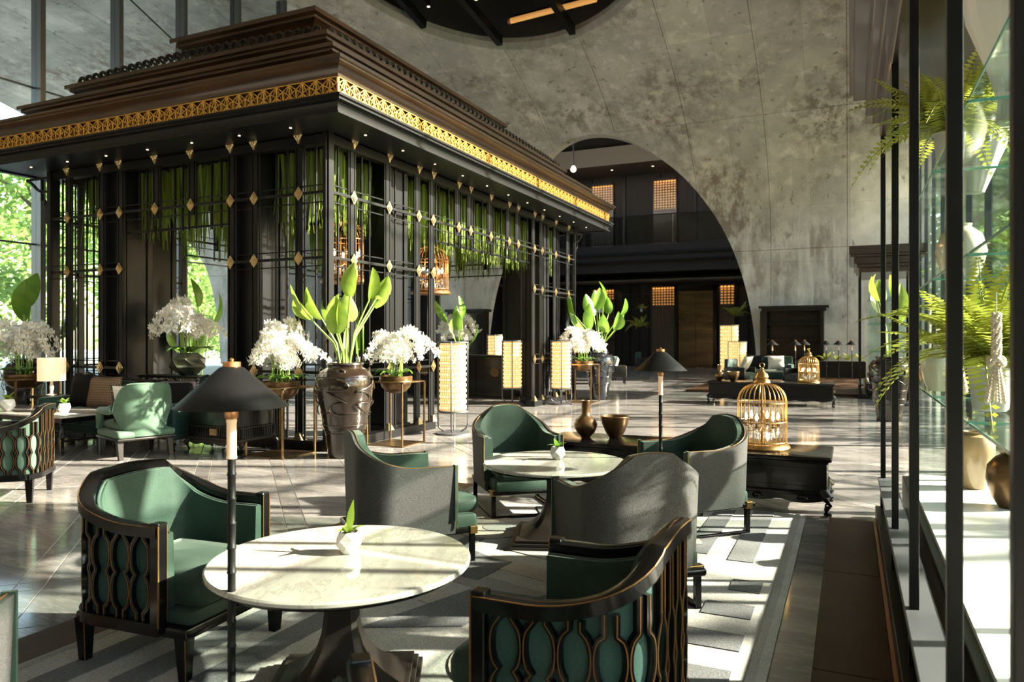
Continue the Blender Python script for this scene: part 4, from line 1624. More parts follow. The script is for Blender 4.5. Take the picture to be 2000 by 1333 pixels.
# ------------------------------------------------------------------ birdcage lamps
def birdcage_proto(loc, label, metal, lamp=0., group='birdcage lamps'):
    t = thing('birdcage_lamp', label, 'birdcage', loc, 0, group)
    r, h1 = .205, .40
    B().lathe([(.232, 0), (.236, .012), (.228, .03), (.215, .042), (.205, .046), (.03, .046)], 48).obj('base', metal, t, 40)
    pts = [(r, 0, .044), (r, 0, h1)]
    for k in range(1, 9):
        a = pi / 2 * k / 9
        pts.append((.05 + (r - .05) * cos(a), 0, h1 + .165 * sin(a)))
    pts.append((.05, 0, h1 + .165))
    bm = B().tube(pts, .0036, 6).mesh('cage_bar', metal, 60)
    for k in range(28):
        put('cage_bar', bm, t, 0, None, (0, 0, 2 * pi * k / 28))
    for z, rr in ((.235, r), (h1, r), (.06, r)):
        B().tube([(rr * cos(2 * pi * k / 40), rr * sin(2 * pi * k / 40), z) for k in range(41)], .005, 6).obj('hoop', metal, t, 60)
    B().lathe([(.06, h1 + .158), (.072, h1 + .17), (.066, h1 + .195), (.05, h1 + .205), (.058, h1 + .22), (.05, h1 + .245), (.026, h1 + .265), (.014, h1 + .28), (.018, h1 + .29), (.012, h1 + .3)], 28).obj('crown', metal, t, 45)
    B().tube([(.02 * cos(2 * pi * k / 16), 0, h1 + .322 + .02 * sin(2 * pi * k / 16)) for k in range(17)], .004, 6).obj('hanging_ring', metal, t, 60)
    B().lathe([(.012, .046), (.012, .16), (.02, .17), (.012, .18), (.012, .30), (.018, .31), (.010, .33), (.010, .57)], 12).obj('stem', 'antique_brass', t, 50)
    am = B().tube([(.012, 0, .18), (.05, 0, .155), (.1, 0, .15), (.13, 0, .17), (.135, 0, .19)], .005, 6).mesh('candle_arm', 'antique_brass', 60)
    cm = B().lathe([(.018, .19), (.020, .2), (.010, .203), (.009, .245), (.002, .246)], 10, (.135, 0, 0)).mesh('candle_tube', 'worn_gold_edge', 50)
    fl = B().lathe([(.006, .245), (.013, .265), (.014, .278), (.008, .297), (.001, .312)], 10, (.135, 0, 0)).mesh('candle_bulb', 'bulb_glow', 60)
    cr = B()
    for dx, dz, s_ in ((.135, .165, .014), (.135, .135, .018), (.1, .13, .015), (.07, .12, .017), (.07, .09, .02), (.11, .1, .013)):
        cr.lathe([(.001, -s_ * 1.4), (s_ * .7, -s_ * .2), (s_ * .5, s_ * .4), (.001, s_)], 6, (dx, 0, dz))
    cr_m = cr.mesh('crystal_drops', 'crystal')
    for k in range(6):
        a = 2 * pi * k / 6 + .3
        m_ = put('candle_arm', am, t, 0, None, (0, 0, a))
        put('candle_tube', cm, m_)
        put('candle_bulb', fl, m_)
        put('crystal_drops', cr_m, m_)
    for s_ in (-1, 1):
        B().tube([(s_ * .02, 0, .33), (s_ * .03, 0, .38), (s_ * .06, 0, .4), (s_ * .085, 0, .385), (s_ * .09, 0, .33)], .003, 6).obj('scroll_arm', 'antique_brass', t, 60)
        B().lathe([(.001, -.03), (.012, -.008), (.009, .008), (.001, .02)], 6, (s_ * .09, 0, .31)).obj('crystal', 'crystal', t)
    if lamp:
        ld = bpy.data.lights.new('candle_light', 'POINT')
        ld.energy = lamp
        ld.color = (1, .7, .38)
        ld.shadow_soft_size = .1
        lo = bpy.data.objects.new('candle_light', ld)
        col.objects.link(lo)
        lo.parent = t
        lo.location = (0, 0, .33)
    return t


birdcage_proto((-.70, 6.78, .486), 'large gold birdcage lamp with candle bulbs on the nearer bench', 'gold', .6)
c2 = birdcage_proto((-.80, 16.95, .486), 'small gold birdcage lamp on the farther bench', 'gold', .6)
c2.rotation_euler = (0, 0, .12)
c3 = birdcage_proto((-7.55, 9.9, 2.35), 'orange lit birdcage chandelier hanging inside the pavilion near its corner', 'copper', 12)
c3.scale = (1.75,) * 3
B().tube([(0, 0, .74), (0, 0, .98)], .006, 6).obj('hanging_rod', 'antique_brass', c3)
c4 = birdcage_proto((-7.9, 13.2, 2.35), 'orange lit birdcage chandelier hanging deeper inside the pavilion', 'copper', 12)
c4.scale = (1.75,) * 3
B().tube([(0, 0, .74), (0, 0, .98)], .006, 6).obj('hanging_rod', 'antique_brass', c4)


# ------------------------------------------------------------------ big jars with bird-of-paradise plants
def big_leaf(L, w, bend):
    rows_ = []
    for i in range(10):
        t = i / 9
        ww = w * sin(pi * min(1, t * .93 + .06)) ** .7 * (1 - .15 * t)
        y = -bend * t * t * L
        z = L * (t - .25 * bend * t * t)
        rows_.append([(-ww, y + ww * .35, z), (-ww * .5, y + ww * .1, z), (0, y, z), (ww * .5, y + ww * .1, z), (ww, y + ww * .35, z)])
    return B().sheet(rows_)


def paradise_plant(t, z0, n, hgt, spread, seed, leafL=.55, leafW=.115, mat='leaf'):
    rr = random.Random(seed)
    for k in range(n):
        a = 2 * pi * k / n + rr.uniform(-.35, .35)
        h = hgt * (rr.uniform(.42, 1.0) if k else 1.0)
        sp = spread * (rr.uniform(.5, 1.2) if k else .2)
        base = Vector((.05 * cos(a), .05 * sin(a), z0))
        top = Vector((sp * cos(a), sp * sin(a), z0 + h))
        mid = (base + top) / 2 - Vector((cos(a), sin(a), 0)) * sp * .22
        B().tube([base, mid, top], [.014, .012, .008], 7).obj('stalk', 'stalk', t, 60)
        L = leafL * rr.uniform(.8, 1.1)
        o = big_leaf(L, leafW * rr.uniform(.85, 1.15), rr.uniform(.1, .45)).obj('leaf', mat, t, 60)
        o.location = top - Vector((cos(a), sin(a), 0)) * .0
        tilt = .15 + .75 * min(1, sp / .5)
        o.rotation_euler = (-tilt * rr.uniform(.7, 1.25), rr.uniform(-.35, .35), a - pi / 2 + rr.uniform(-.7, .7))


JAR = [(.20, 0), (.205, .02), (.215, .12), (.235, .3), (.262, .36), (.268, .40), (.285, .55), (.325, .72), (.342, .86), (.335, .96), (.30, 1.04), (.235, 1.08), (.21, 1.085), (.21, 1.11), (.225, 1.125), (.22, 1.145), (.19, 1.15), (.18, 1.1), (.17, 1.0)]


def big_jar(loc, s, mat, label, group, plant=None):
    t = thing('glazed_jar', label, 'jar', loc, 0, group)
    t.scale = (s, s, s)
    B().lathe(JAR, 48).obj('jar_body', mat, t, 50)
    for z, r in ((.30, .238), (.40, .271), (.55, .288), (.98, .33)):
        B().tube([((r) * cos(2 * pi * k / 40), (r) * sin(2 * pi * k / 40), z) for k in range(41)], .008, 6).obj('raised_band', mat, t, 60)
    # relief: two coiling dragons and beads
    for q in range(6):
        a0 = q * 1.05 - 1.2
        pts = []
        for k in range(40):
            u = k / 39
            a = a0 + .42 * sin(u * 14 + q) * (1 - .3 * u)
            z = .93 - .42 * u + .03 * cos(u * 18)
            r = .335 + .012 - max(0, .72 - z) * .16
            pts.append((r * cos(a), r * sin(a), z))
        B().tube(pts, [.013 - .006 * k / 39 for k in range(40)], 6).obj('dragon_relief', mat, t, 60)
    b = B()
    for k in range(30):
        a = 2 * pi * k / 30
        b.lathe([(.001, -.012), (.012, 0), (.001, .012)], 6, (.247 * cos(a), .247 * sin(a), .33))
    b.obj('bead_row', mat, t)
    for k in range(4):
        a = 2 * pi * k / 4 + .5
        B().tube([(.29 * cos(a + e) , .29 * sin(a + e), 1.02 + h_) for e, h_ in ((-.16, -.02), (-.12, .035), (0, .055), (.12, .035), (.16, -.02))], .014, 7).obj('lug', mat, t, 60)
    B().lathe([(.19, 1.09), (.001, 1.1)], 24).obj('soil', 'soil', t)
    return t


def jar_plant(loc, label, n, hgt, spread, seed, s=1., mat='leaf', **kw):
    t = thing('paradise_plant', label, 'plant', loc, 0, 'large leafy plants in jars')
    t.scale = (s, s, s)
    paradise_plant(t, 0, n, hgt, spread, seed, mat=mat, **kw)
    return t


gj = 'tall glazed jars'
big_jar((-5.60, 7.33, 0), 1.0, 'brown_glaze', 'big brown glazed jar with dragon relief at the pavilion corner', gj)
jar_plant((-5.60, 7.33, 1.08), 'sunlit broad-leaved plant growing from the big brown jar', 12, .98, .45, 4, leafL=.46, leafW=.125, mat='leaf_bright')
big_jar((-5.35, 16.6, 0), .98, 'black_glaze', 'tall black glazed jar beside the orchid at the far pavilion corner', gj)
jar_plant((-5.35, 16.6, 1.06), 'tall green plant rising from the black jar at the far pavilion corner', 12, 1.2, .5, 9, leafL=.58, leafW=.15)
big_jar((.62, 14.4, 0), .98, 'brown_glaze', 'dark brown jar standing behind the near display case posts', gj)
jar_plant((.62, 14.4, 1.06), 'yellow-green plant in the dark jar between the two display cases', 8, 1.1, .4, 15, mat='leaf_bright')
big_jar((-10.2, 13.6, 0), 1.05, 'black_glaze', 'blue-black jar inside the pavilion behind the orchid vase', gj)
jar_plant((-10.2, 13.6, 1.12), 'dark spiky plant in the blue-black jar inside the pavilion', 10, .95, .4, 21, leafL=.42, leafW=.05, mat='leaf_dark')
big_jar((-13.2, 8.2, 0), .95, 'black_glaze', 'dark jar half hidden behind the white orchid at the picture edge', gj)
jar_plant((-13.2, 8.2, 1.02), 'big leafy plant at the picture edge before the garden glass', 7, .95, .5, 31, leafL=.8, leafW=.17)
jar_plant((-10.6, 9.6, 0), 'slim bright plant seen through the pavilion opening', 6, 2.0, .3, 41, leafL=.6, mat='leaf')
jar_plant((-8.3, 15.2, .9), 'leafy plant beside the lattice posts at the far end inside the pavilion', 6, 1.0, .35, 43)
jar_plant((-7.6, 10.6, .3), 'green plant inside the pavilion behind the brown jar', 8, 1.0, .4, 47, mat='leaf')


# ------------------------------------------------------------------ orchids
def flower(b, hb, c, d, s, rr):
    """five petals facing d"""
    d = d.normalized()
    a = d.cross(Vector((0, 0, 1)))
    if a.length < .1:
        a = Vector((1, 0, 0))
    a.normalize()
    u = a.cross(d)
    for k in range(5):
        an = pi / 2 + 2 * pi * k / 5
        e = a * cos(an) + u * sin(an)
        f = a * -sin(an) + u * cos(an)
        L = s * (1.0 if k else .9)
        w = s * (.62 if k in (1, 4) else .4)
        p0, p1, p2, p3 = c, c + e * L * .55 + f * w * .5 + d * s * .12, c + e * L + d * s * .02, c + e * L * .55 - f * w * .5 + d * s * .12
        b.add([p0, p1, p2, p3], [(0, 1, 2, 3)])
    hb.lathe([(.001, -s * .12), (s * .13, 0), (.001, s * .16)], 5, tuple(c + d * s * .12))


def spray(seed, h, reach):
    rr = random.Random(seed)
    st, fl, ht = B(), B(), B()
    pts = []
    for k in range(14):
        t = k / 13
        pts.append(Vector((reach * t ** 2.2, .03 * sin(t * 5 + seed), h * 1.05 * sin(t * 2.5))))
    st.tube(pts, [.005 - .0025 * k / 13 for k in range(14)], 5)
    for k in range(5, 14):
        for sd in (-1, 1):
            c = pts[k] + Vector((rr.uniform(-.015, .015), sd * rr.uniform(.02, .045), -.01 + rr.uniform(-.015, .015)))
            flower(fl, ht, c, Vector((.6 + rr.uniform(-.4, .5), sd * rr.uniform(.3, 1.1), rr.uniform(-.5, .35))), rr.uniform(.052, .07), rr)
    return st.mesh('stem', 'stalk', 60), fl.mesh('blossoms', 'petal'), ht.mesh('flower_hearts', 'petal_heart')


SPR = [spray(k, .42 + .05 * (k % 3), .26 + .06 * (k % 4)) for k in range(6)]


def orchid(loc, s, label, rz=0., n=23):
    t = thing('orchid_arrangement', label, 'orchid', loc, rz, 'white orchid arrangements')
    t.scale = (s, s, s)
    rr = random.Random(int(abs(loc[0] * 100)))
    for k in range(n):
        a = 2 * pi * k / n + rr.uniform(-.25, .25)
        m_ = SPR[k % 6]
        q = put('flower_stem', m_[0], t, 0, (.07 * cos(a), .07 * sin(a), 0), (0, 0, a))
        put('blossoms', m_[1], q)
        put('flower_hearts', m_[2], q)
        sc = rr.uniform(.6, 1.1)
        q.scale = (sc * rr.uniform(.5, 1.1), sc, sc)
    for k in range(14):
        a = 2 * pi * k / 14 + rr.uniform(-.2, .2)
        L, w = rr.uniform(.14, .24), .03
        rows_ = []
        for i in range(6):
            u = i / 5
            ww = w * sin(pi * min(.97, u * .85 + .12))
            d = .03 + L * u
            z = .02 + .16 * u - .16 * u * u * rr.uniform(.6, 1.0)
            rows_.append([(d * cos(a) - ww * sin(a), d * sin(a) + ww * cos(a), z + .01), (d * cos(a), d * sin(a), z), (d * cos(a) + ww * sin(a), d * sin(a) - ww * cos(a), z + .01)])
        B().sheet(rows_).obj('leaf', 'leaf' if k % 2 else 'leaf_dark', t, 60)
    return t


def bowl_stand(x, y, w, h, label, blabel):
    t = thing('bowl_stand', label, 'stand', (x, y, 0), 0, 'bronze frame stands')
    a = w / 2
    B().span(-a, a, -a, a, 0, .014).obj('base_plate', 'antique_brass', t, bevel=.002)
    for sx in (-1, 1):
        for sy in (-1, 1):
            B().box(sx * (a - .011), sy * (a - .011), h / 2, .022, .022, h).obj('leg', 'antique_brass', t)
        B().box(sx * (a - .02), 0, h - .008, .04, w, .016).obj('top_rail', 'antique_brass', t)
        B().box(0, sx * (a - .02), h - .008, w - .08, .04, .016).obj('top_rail', 'antique_brass', t)
    B().tube([((a - .06) * cos(2 * pi * k / 32), (a - .06) * sin(2 * pi * k / 32), h - .008) for k in range(33)], .012, 6).obj('ring', 'antique_brass', t, 60)
    o = thing('bronze_planter', blabel, 'planter', (x, y, h - .17), 0, 'round bronze planters')
    r = a - .075
    B().lathe([(.05, 0), (r * .62, .025), (r * .9, .09), (r, .16), (r * 1.04, .185), (r * 1.04, .235), (r * .98, .24), (r * .96, .19)], 40).obj('bowl', 'bronze_glaze', o, 45)
    B().lathe([(r * .95, .2), (.001, .215)], 24).obj('soil', 'soil', o)
    return h - .17 + .21


for x, y, w, h, s_, nm in ((-6.42, 7.12, .60, .84, 1.35, 'in front of the pavilion next to the black chest'), (-5.64, 8.5, .58, .86, 1.3, 'between the brown jar and the tall lantern'),
                           (-5.45, 15.7, .6, .86, 1.3, 'at the far pavilion corner by the black jar'), (-11.65, 7.25, .7, .82, 1.5, 'behind the long table at the picture edge')):
    zt = bowl_stand(x, y, w, h, 'bronze frame stand ' + nm, 'round bronze planter ' + nm)
    orchid((x, y, zt), s_, 'white orchid arrangement ' + nm, x)

# orchid in the faceted mirror vase on a console inside the pavilion opening
cs = thing('console_table', 'narrow dark console behind the sofa under the faceted vase', 'console', (-9.05, 8.1, 0))
B().span(-.9, .9, -.2, .2, .84, .88).obj('top', 'black_wood', cs, bevel=.004)
for sx in (-1, 1):
    for sy in (-1, 1):
        B().box(sx * .85, sy * .16, .42, .05, .05, .84).obj('leg', 'black_wood', cs)
B().span(-.85, .85, -.17, .17, .2, .23).obj('lower_shelf', 'black_wood', cs)
fv = thing('faceted_vase', 'faceted smoky mirror vase on the console behind the sofa', 'vase', (-9.1, 8.1, .88))
rings = []
for r, z, tw in ((.12, 0, 0), (.27, .13, .5), (.25, .25, 0), (.15, .34, .5)):
    rings.append([(r * cos(2 * pi * (k + tw) / 7), r * sin(2 * pi * (k + tw) / 7), z) for k in range(7)])
b = B()
for a, c in zip(rings, rings[1:]):
    k0 = len(b.v)
    b.v += a + c
    for j in range(7):
        j2 = (j + 1) % 7
        b.f += [(k0 + j, k0 + j2, k0 + 7 + j), (k0 + j2, k0 + 7 + j2, k0 + 7 + j)]
b.add(rings[0], [tuple(range(6, -1, -1))])
b.obj('facets', 'mosaic', fv)
B().lathe([(.148, .32), (.001, .33)], 16).obj('soil', 'soil', fv)
orchid((-9.1, 8.1, 1.2), 1.45, 'white orchid arrangement in the faceted vase inside the pavilion opening', 1.)
# orchid in a shimmering bowl on the reception cabinet
rc = thing('reception_cabinet', 'black lacquer cabinet with round brass lock plate inside the pavilion', 'cabinet', (-8.7, 16.2, 0))
B().span(-1.5, 1.5, -.3, .3, .05, .98).obj('body', 'black_lacquer', rc)
B().rbox(0, 0, .98, 1.03, 1.55, .34, .01).obj('top', 'black_lacquer', rc, 40)
B().span(-1.45, 1.45, -.27, .27, 0, .05).obj('plinth', 'black_wood', rc)
for k in range(3):
    dd = B().span(-1.44 + .97 * k, -1.44 + .97 * k + .93, -.318, -.3, .12, .92).obj('door', 'black_lacquer', rc, bevel=.004)
    B().lathe([(.11, 0), (.11, .012), (.02, .02)], 28).moved(lambda x, y, z: (x, -z, y)).moved(lambda x, y, z, k=k: (x - 1.44 + .97 * k + .465, y - .318, z + .62)).obj('lock_plate', 'bronze_glaze', dd, 40)
mb = thing('mosaic_bowl', 'shimmering mosaic bowl on the reception cabinet', 'bowl', (-8.85, 16.15, 1.03))
B().lathe([(.08, 0), (.17, .05), (.24, .14), (.25, .19), (.235, .19), (.2, .12)], 18).obj('bowl', 'mosaic', mb)
orchid((-8.85, 16.15, 1.17), 1.4, 'white orchid arrangement on the reception cabinet inside the pavilion', 2.)


# ------------------------------------------------------------------ woven lanterns
def lantern(loc, label, r=.205, h=1.0, z0=.36, lamp=3.):
    t = thing('woven_lantern', label, 'lantern', loc, .4, 'woven floor lanterns')
    B().lathe([(r + .06, 0), (r + .06, .02), (r + .03, .03), (.02, .032)], 32).obj('base', 'steel_post', t, 40)
    for k in range(4):
        a = 2 * pi * k / 4
        B().tube([((r * .6) * cos(a), (r * .6) * sin(a), .03), ((r + .005) * cos(a), (r + .005) * sin(a), .09), ((r + .02) * cos(a), (r + .02) * sin(a), .16), ((r + .02) * cos(a), (r + .02) * sin(a), z0 + h + .03)], .013, 8).obj('post', 'steel_post', t, 60)
    for z in (z0 - .02, z0 + h + .02):
        B().lathe([(r + .03, z - .012), (r + .03, z + .012), (r - .03, z + .012), (r - .03, z - .012), (r + .03, z - .012)], 32, caps=False).obj('hoop', 'steel_post', t, 40)
    B().lathe([(r - .012, z0), (r - .012, z0 + h)], 40, caps=False).obj('woven_screen', 'lantern_screen', t, 60)
    # ribs of little scales
    b = B()
    nr = 12
    nc = 26
    for i in range(nr):
        for k in range(nc):
            a = 2 * pi * (k + .5 * (i % 2)) / nc
            b.box((r - .004) * cos(a), (r - .004) * sin(a), z0 + h * (i + .5) / nr, .008, .026, h / nr * .5, a)
    b.obj('scale_weave', 'linen_shade', t)['kind'] = 'stuff'
    return t


lantern((-5.45, 9.75, 0), 'tall woven lantern in full sun beside the pavilion opening')
lantern((-6.75, 14.75, 0), 'woven lantern inside the pavilion opening before the far lattice posts')
lantern((-5.72, 15.05, 0), 'woven lantern outside the far pavilion corner next to the orchid stand')
lantern((-8.6, 17.7, .0), 'glowing lantern behind the reception cabinet orchid', .2, 1.0, .5)
lantern((-8.75, 9.2, 0), 'pale lantern behind the faceted vase inside the pavilion', .22, 1.0, .3)
lantern((-10.2, 10.9, 0), 'slim amber lantern seen through the near pavilion lattice', .16, .95, .35)
lantern((-3.75, 26.0, .1), 'tall amber lantern at the foot of the concrete arch', .3, 1.5, .25)
lantern((-3.35, 25.0, 0), 'shorter amber lantern in front of the tall one at the arch foot', .28, 1.0, .3)


# ------------------------------------------------------------------ sofa group by the pavilion
sf = thing('sofa', 'dark green velvet sofa with a black frame along the pavilion front', 'sofa', (-9.15, 7.08, 0))
SW = 1.35
B().span(-SW, SW, -.36, .36, .14, .26).obj('base', 'dark_green_velvet', sf, bevel=.02)
for k in range(3):
    B().rbox(-.84 + .84 * k, -.06, .26, .42, .41, .33, .04, .03).obj('seat_cushion', 'dark_green_velvet', sf, 50)
n_ = 40
rows_f, rows_b = [], []
rings = []
for k in range(n_ + 1):
    x = -SW + 2 * SW * k / n_
    u = abs(2 * k / n_ - 1)
    zt = .86 + (.06 if u > .78 else 0) * (1 - abs(u - .89) / .11 if u > .78 else 0) - .05 * (1 - u) ** 2
    rings.append([(x, .3, .24), (x, .36, zt), (x, .24, zt), (x, .2, .3)])
B().loft(rings).obj('backrest', 'dark_green_velvet', sf, 40)
B().tube([((r_[1][0]), .3, r_[1][2] + .012) for r_ in rings], .026, 8).obj('back_rail', 'black_lacquer', sf, 60)
for sx in (-1, 1):
    B().rbox(sx * (SW - .07), -.03, .2, .60, .075, .34, .03).obj('arm', 'dark_green_velvet', sf, 50)
    for y in (-.31, .31):
        B().tube([(sx * (SW - .08), y, .15), (sx * (SW - .05), y, .08), (sx * (SW - .06), y, 0)], [.035, .025, .02], 8).obj('leg', 'black_lacquer', sf, 60)


def cushion(loc, w, h, mat, label, tilt=.25, rz=0., fringe=None, piping=None, roll=0.):
    t = thing('cushion', label, 'cushion', loc, rz)
    t.rotation_euler = (-tilt, roll, rz)
    b = B()
    n = 14
    for sgn in (-1, 1):
        rows_ = []
        for i in range(n + 1):
            row = []
            for j in range(n + 1):
                u, v = 2 * i / n - 1, 2 * j / n - 1
                dome = max(0, (1 - u ** 4) * (1 - v ** 4)) ** .6
                pin = 1 - .07 * (1 - abs(u * v)) * (1 if True else 0)
                row.append((u * w / 2 * (1 - .07 * (1 - v * v)), sgn * .075 * dome, h / 2 + v * h / 2 * (1 - .08 * (1 - u * u))))
            rows_.append(row if sgn > 0 else row[::-1])
        b.sheet(rows_)
    b.obj('pillow', mat, t, 70)
    ed = []
    for i in range(41):
        q = i / 10
        s_, f_ = int(q) % 4, q - int(q)
        u, v = [(-1 + 2 * f_, -1), (1, -1 + 2 * f_), (1 - 2 * f_, 1), (-1, 1 - 2 * f_)][s_]
        ed.append((u * w / 2 * (1 - .07 * (1 - v * v)), 0, h / 2 + v * h / 2 * (1 - .08 * (1 - u * u))))
    B().tube(ed, .006, 6).obj('piping', piping or mat, t, 60)
    if fringe:
        fb = B()
        rr = random.Random(3)
        for p, q in zip(ed, ed[1:]):
            for m in range(3):
                f_ = (m + rr.random()) / 3
                x, z = p[0] + (q[0] - p[0]) * f_, p[2] + (q[2] - p[2]) * f_
                dx, dz = x, z - h / 2
                L = sqrt(dx * dx + dz * dz) + 1e-6
                fb.tube([(x, 0, z), (x + dx / L * .035, rr.uniform(-.015, .015), z + dz / L * .035 + rr.uniform(-.01, .01))], .005, 4)
        fb.obj('fringe', fringe, t)
    return t


cushion((-9.66, 7.08, .44), .62, .46, 'plaid_cloth', 'brown plaid cushion in the middle of the dark sofa', .2, .05)
cushion((-10.15, 7.1, .44), .5, .5, 'black_cushion', 'black cushion at the sofa end beside the lamp', .15, -.1, None, 'fringe')
cushion((-8.15, 7.0, .44), .55, .46, 'black_cushion', 'dark fringed cushion at the sofa end behind the green armchair', .3, .35, 'fringe')

# long marble coffee table
lt_ = thing('long_table', 'long rectangular marble table with turned black legs before the sofa', 'table', (-10.0, 6.28, 0))
TWX, TWY = 1.28, .42
B().rbox(0, 0, .462, .485, TWX, TWY, .008).obj('table_top', 'marble', lt_, 40)
B().span(-TWX + .03, TWX - .03, -TWY + .03, TWY - .03, .40, .462).obj('frame', 'black_lacquer', lt_, bevel=.003)
leg_prof = [(.026, .40), (.03, .39), (.018, .37), (.028, .35), (.018, .33), (.03, .27), (.026, .2), (.016, .18), (.026, .165), (.016, .15), (.022, .09), (.014, .05), (.02, .035), (.012, .015), (.017, 0)]
for sx in (-1, 1):
    for sy in (-1, 1):
        B().lathe(leg_prof, 14, (sx * (TWX - .07), sy * (TWY - .07), 0)).obj('leg', 'black_lacquer', lt_, 50)
    B().tube([(sx * (TWX - .07), -TWY + .07, .172), (sx * (TWX - .07), TWY - .07, .172)], .012, 8).obj('stretcher', 'black_lacquer', lt_, 60)
B().tube([(-TWX + .07, 0, .172), (TWX - .07, 0, .172)], .012, 8).obj('stretcher', 'black_lacquer', lt_, 60)
pot_plant((-10.15, 6.1, .486), 'white_pot', 'white pot with a bright bushy plant on the long table near the sofa lamp', 'leaf_bright', 1.7, 8, False)
pot_plant((-9.15, 6.2, .486), 'white_pot', 'white pot with a small lime plant on the long table end near the green armchair', 'leaf_bright', 1.4, 12, False)

# open-arm green armchair
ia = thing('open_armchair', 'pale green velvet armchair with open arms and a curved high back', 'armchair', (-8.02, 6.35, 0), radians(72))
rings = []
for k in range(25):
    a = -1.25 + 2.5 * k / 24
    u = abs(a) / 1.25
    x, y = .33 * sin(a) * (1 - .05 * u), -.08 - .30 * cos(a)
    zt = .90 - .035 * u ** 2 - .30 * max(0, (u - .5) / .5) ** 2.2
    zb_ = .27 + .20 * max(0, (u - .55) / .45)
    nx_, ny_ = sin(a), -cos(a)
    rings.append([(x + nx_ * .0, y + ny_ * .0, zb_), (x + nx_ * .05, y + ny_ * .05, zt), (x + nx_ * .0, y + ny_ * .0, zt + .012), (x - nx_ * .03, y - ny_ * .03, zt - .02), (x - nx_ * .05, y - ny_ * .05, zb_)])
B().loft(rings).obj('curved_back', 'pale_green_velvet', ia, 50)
B().tube([r_[1] for r_ in rings], .006, 6).obj('back_piping', 'pale_green_velvet', ia, 60)
for s_ in (-1, 1):
    B().tube([(s_ * .32, -.17, .60), (s_ * .335, -.02, .57), (s_ * .335, .15, .565), (s_ * .33, .24, .555), (s_ * .325, .27, .50), (s_ * .325, .27, .34)], [.055, .05, .048, .05, .046, .045], 10).obj('arm', 'pale_green_velvet', ia, 60)
B().rbox(0, .0, .25, .34, .34, .35, .03).obj('seat_base', 'pale_green_velvet', ia, 50)
B().rbox(0, .03, .33, .43, .28, .30, .04, .03).obj('seat_cushion', 'pale_green_velvet', ia, 50)
B().rbox(0, 0, .22, .255, .345, .355, .012).obj('seat_rail', 'black_wood', ia, 40)
for sx in (-1, 1):
    for y in (.29, -.27):
        e = -.04 if y < 0 else .02
        B().loft([[(sx * .29 + dx * .024, y + e + dy * .024, 0) for dx, dy in ((-1, -1), (1, -1), (1, 1), (-1, 1))], [(sx * .29 + dx * .036, y + dy * .036, .23) for dx, dy in ((-1, -1), (1, -1), (1, 1), (-1, 1))]]).obj('leg', 'black_wood', ia, bevel=.003)
cushion((-8.05, 6.36, .45), .46, .42, 'cream_cloth', 'cream cushion with brown fringe leaning in the pale green armchair', .25, radians(75), 'fringe')

# side table with drum lamp
st = thing('side_table', 'small dark side table under the drum lamp at the sofa end', 'side table', (-10.82, 7.12, 0))
B().span(-.24, .24, -.24, .24, .56, .59).obj('top', 'black_wood', st, bevel=.004)
for sx in (-1, 1):
    for sy in (-1, 1):
        B().box(sx * .21, sy * .21, .28, .03, .03, .56).obj('leg', 'black_wood', st)
B().span(-.21, .21, -.21, .21, .2, .22).obj('shelf', 'black_wood', st)
dl = thing('table_lamp', 'table lamp with a glowing cream drum shade at the sofa end', 'lamp', (-10.8, 7.12, .59))
B().lathe([(.07, 0), (.075, .012), (.03, .025), (.022, .06), (.03, .12), (.018, .2), (.012, .24)], 20).obj('base', 'white_pot', dl, 50)
B().lathe([(.185, .22), (.185, .56)], 40, caps=False).obj('drum_shade', 'linen_shade', dl, 60)
B().tube([(0, 0, .2), (0, 0, .5)], .006, 8).obj('stem', 'gold', dl)

# ornate black chest
ch = thing('ornate_chest', 'ornate black chest on curved legs in front of the sofa end', 'chest', (-7.1, 7.0, 0))
B().span(-.42, .42, -.27, .27, .36, .60).obj('glazed_box', 'black_lacquer', ch, bevel=.005)
B().rbox(0, 0, .6, .63, .45, .3, .01).obj('top', 'black_lacquer', ch, 40)
B().span(-.44, .44, -.29, .29, .22, .36).obj('fluted_band', 'black_wood', ch)
fb = B()
for k in range(30):
    x = -.42 + .84 * k / 29
    fb.box(x, -.295, .29, .014, .012, .11)
for k in range(18):
    y = -.27 + .54 * k / 17
    fb.box(.445, y, .29, .012, .014, .11)
fb.obj('fluting', 'black_lacquer', ch)
B().span(-.06, .06, -.308, -.295, .25, .33).obj('lock_plate', 'antique_brass', ch)
B().rbox(0, 0, .19, .225, .47, .32, .01).obj('base_moulding', 'black_wood', ch, 40)
for sx in (-1, 1):
    for sy in (-1, 1):
        B().tube([(sx * .42, sy * .27, .2), (sx * .46, sy * .31, .14), (sx * .43, sy * .28, .06), (sx * .44, sy * .29, .02), (sx * .47, sy * .32, .012)], [.04, .035, .018, .018, .022], 8).obj('leg', 'black_wood', ch, 60)
for s_ in (-1, 1):
    rr_ = [[(-.4 + .8 * k / 30, s_ * .3, .15 - .025 * abs(sin(k / 30 * pi * 4))), (-.4 + .8 * k / 30, s_ * .3, .195), (-.4 + .8 * k / 30, s_ * .28, .195), (-.4 + .8 * k / 30, s_ * .28, .15 - .025 * abs(sin(k / 30 * pi * 4)))] for k in range(31)]
    B().loft(rr_).obj('apron', 'black_wood', ch, 30)


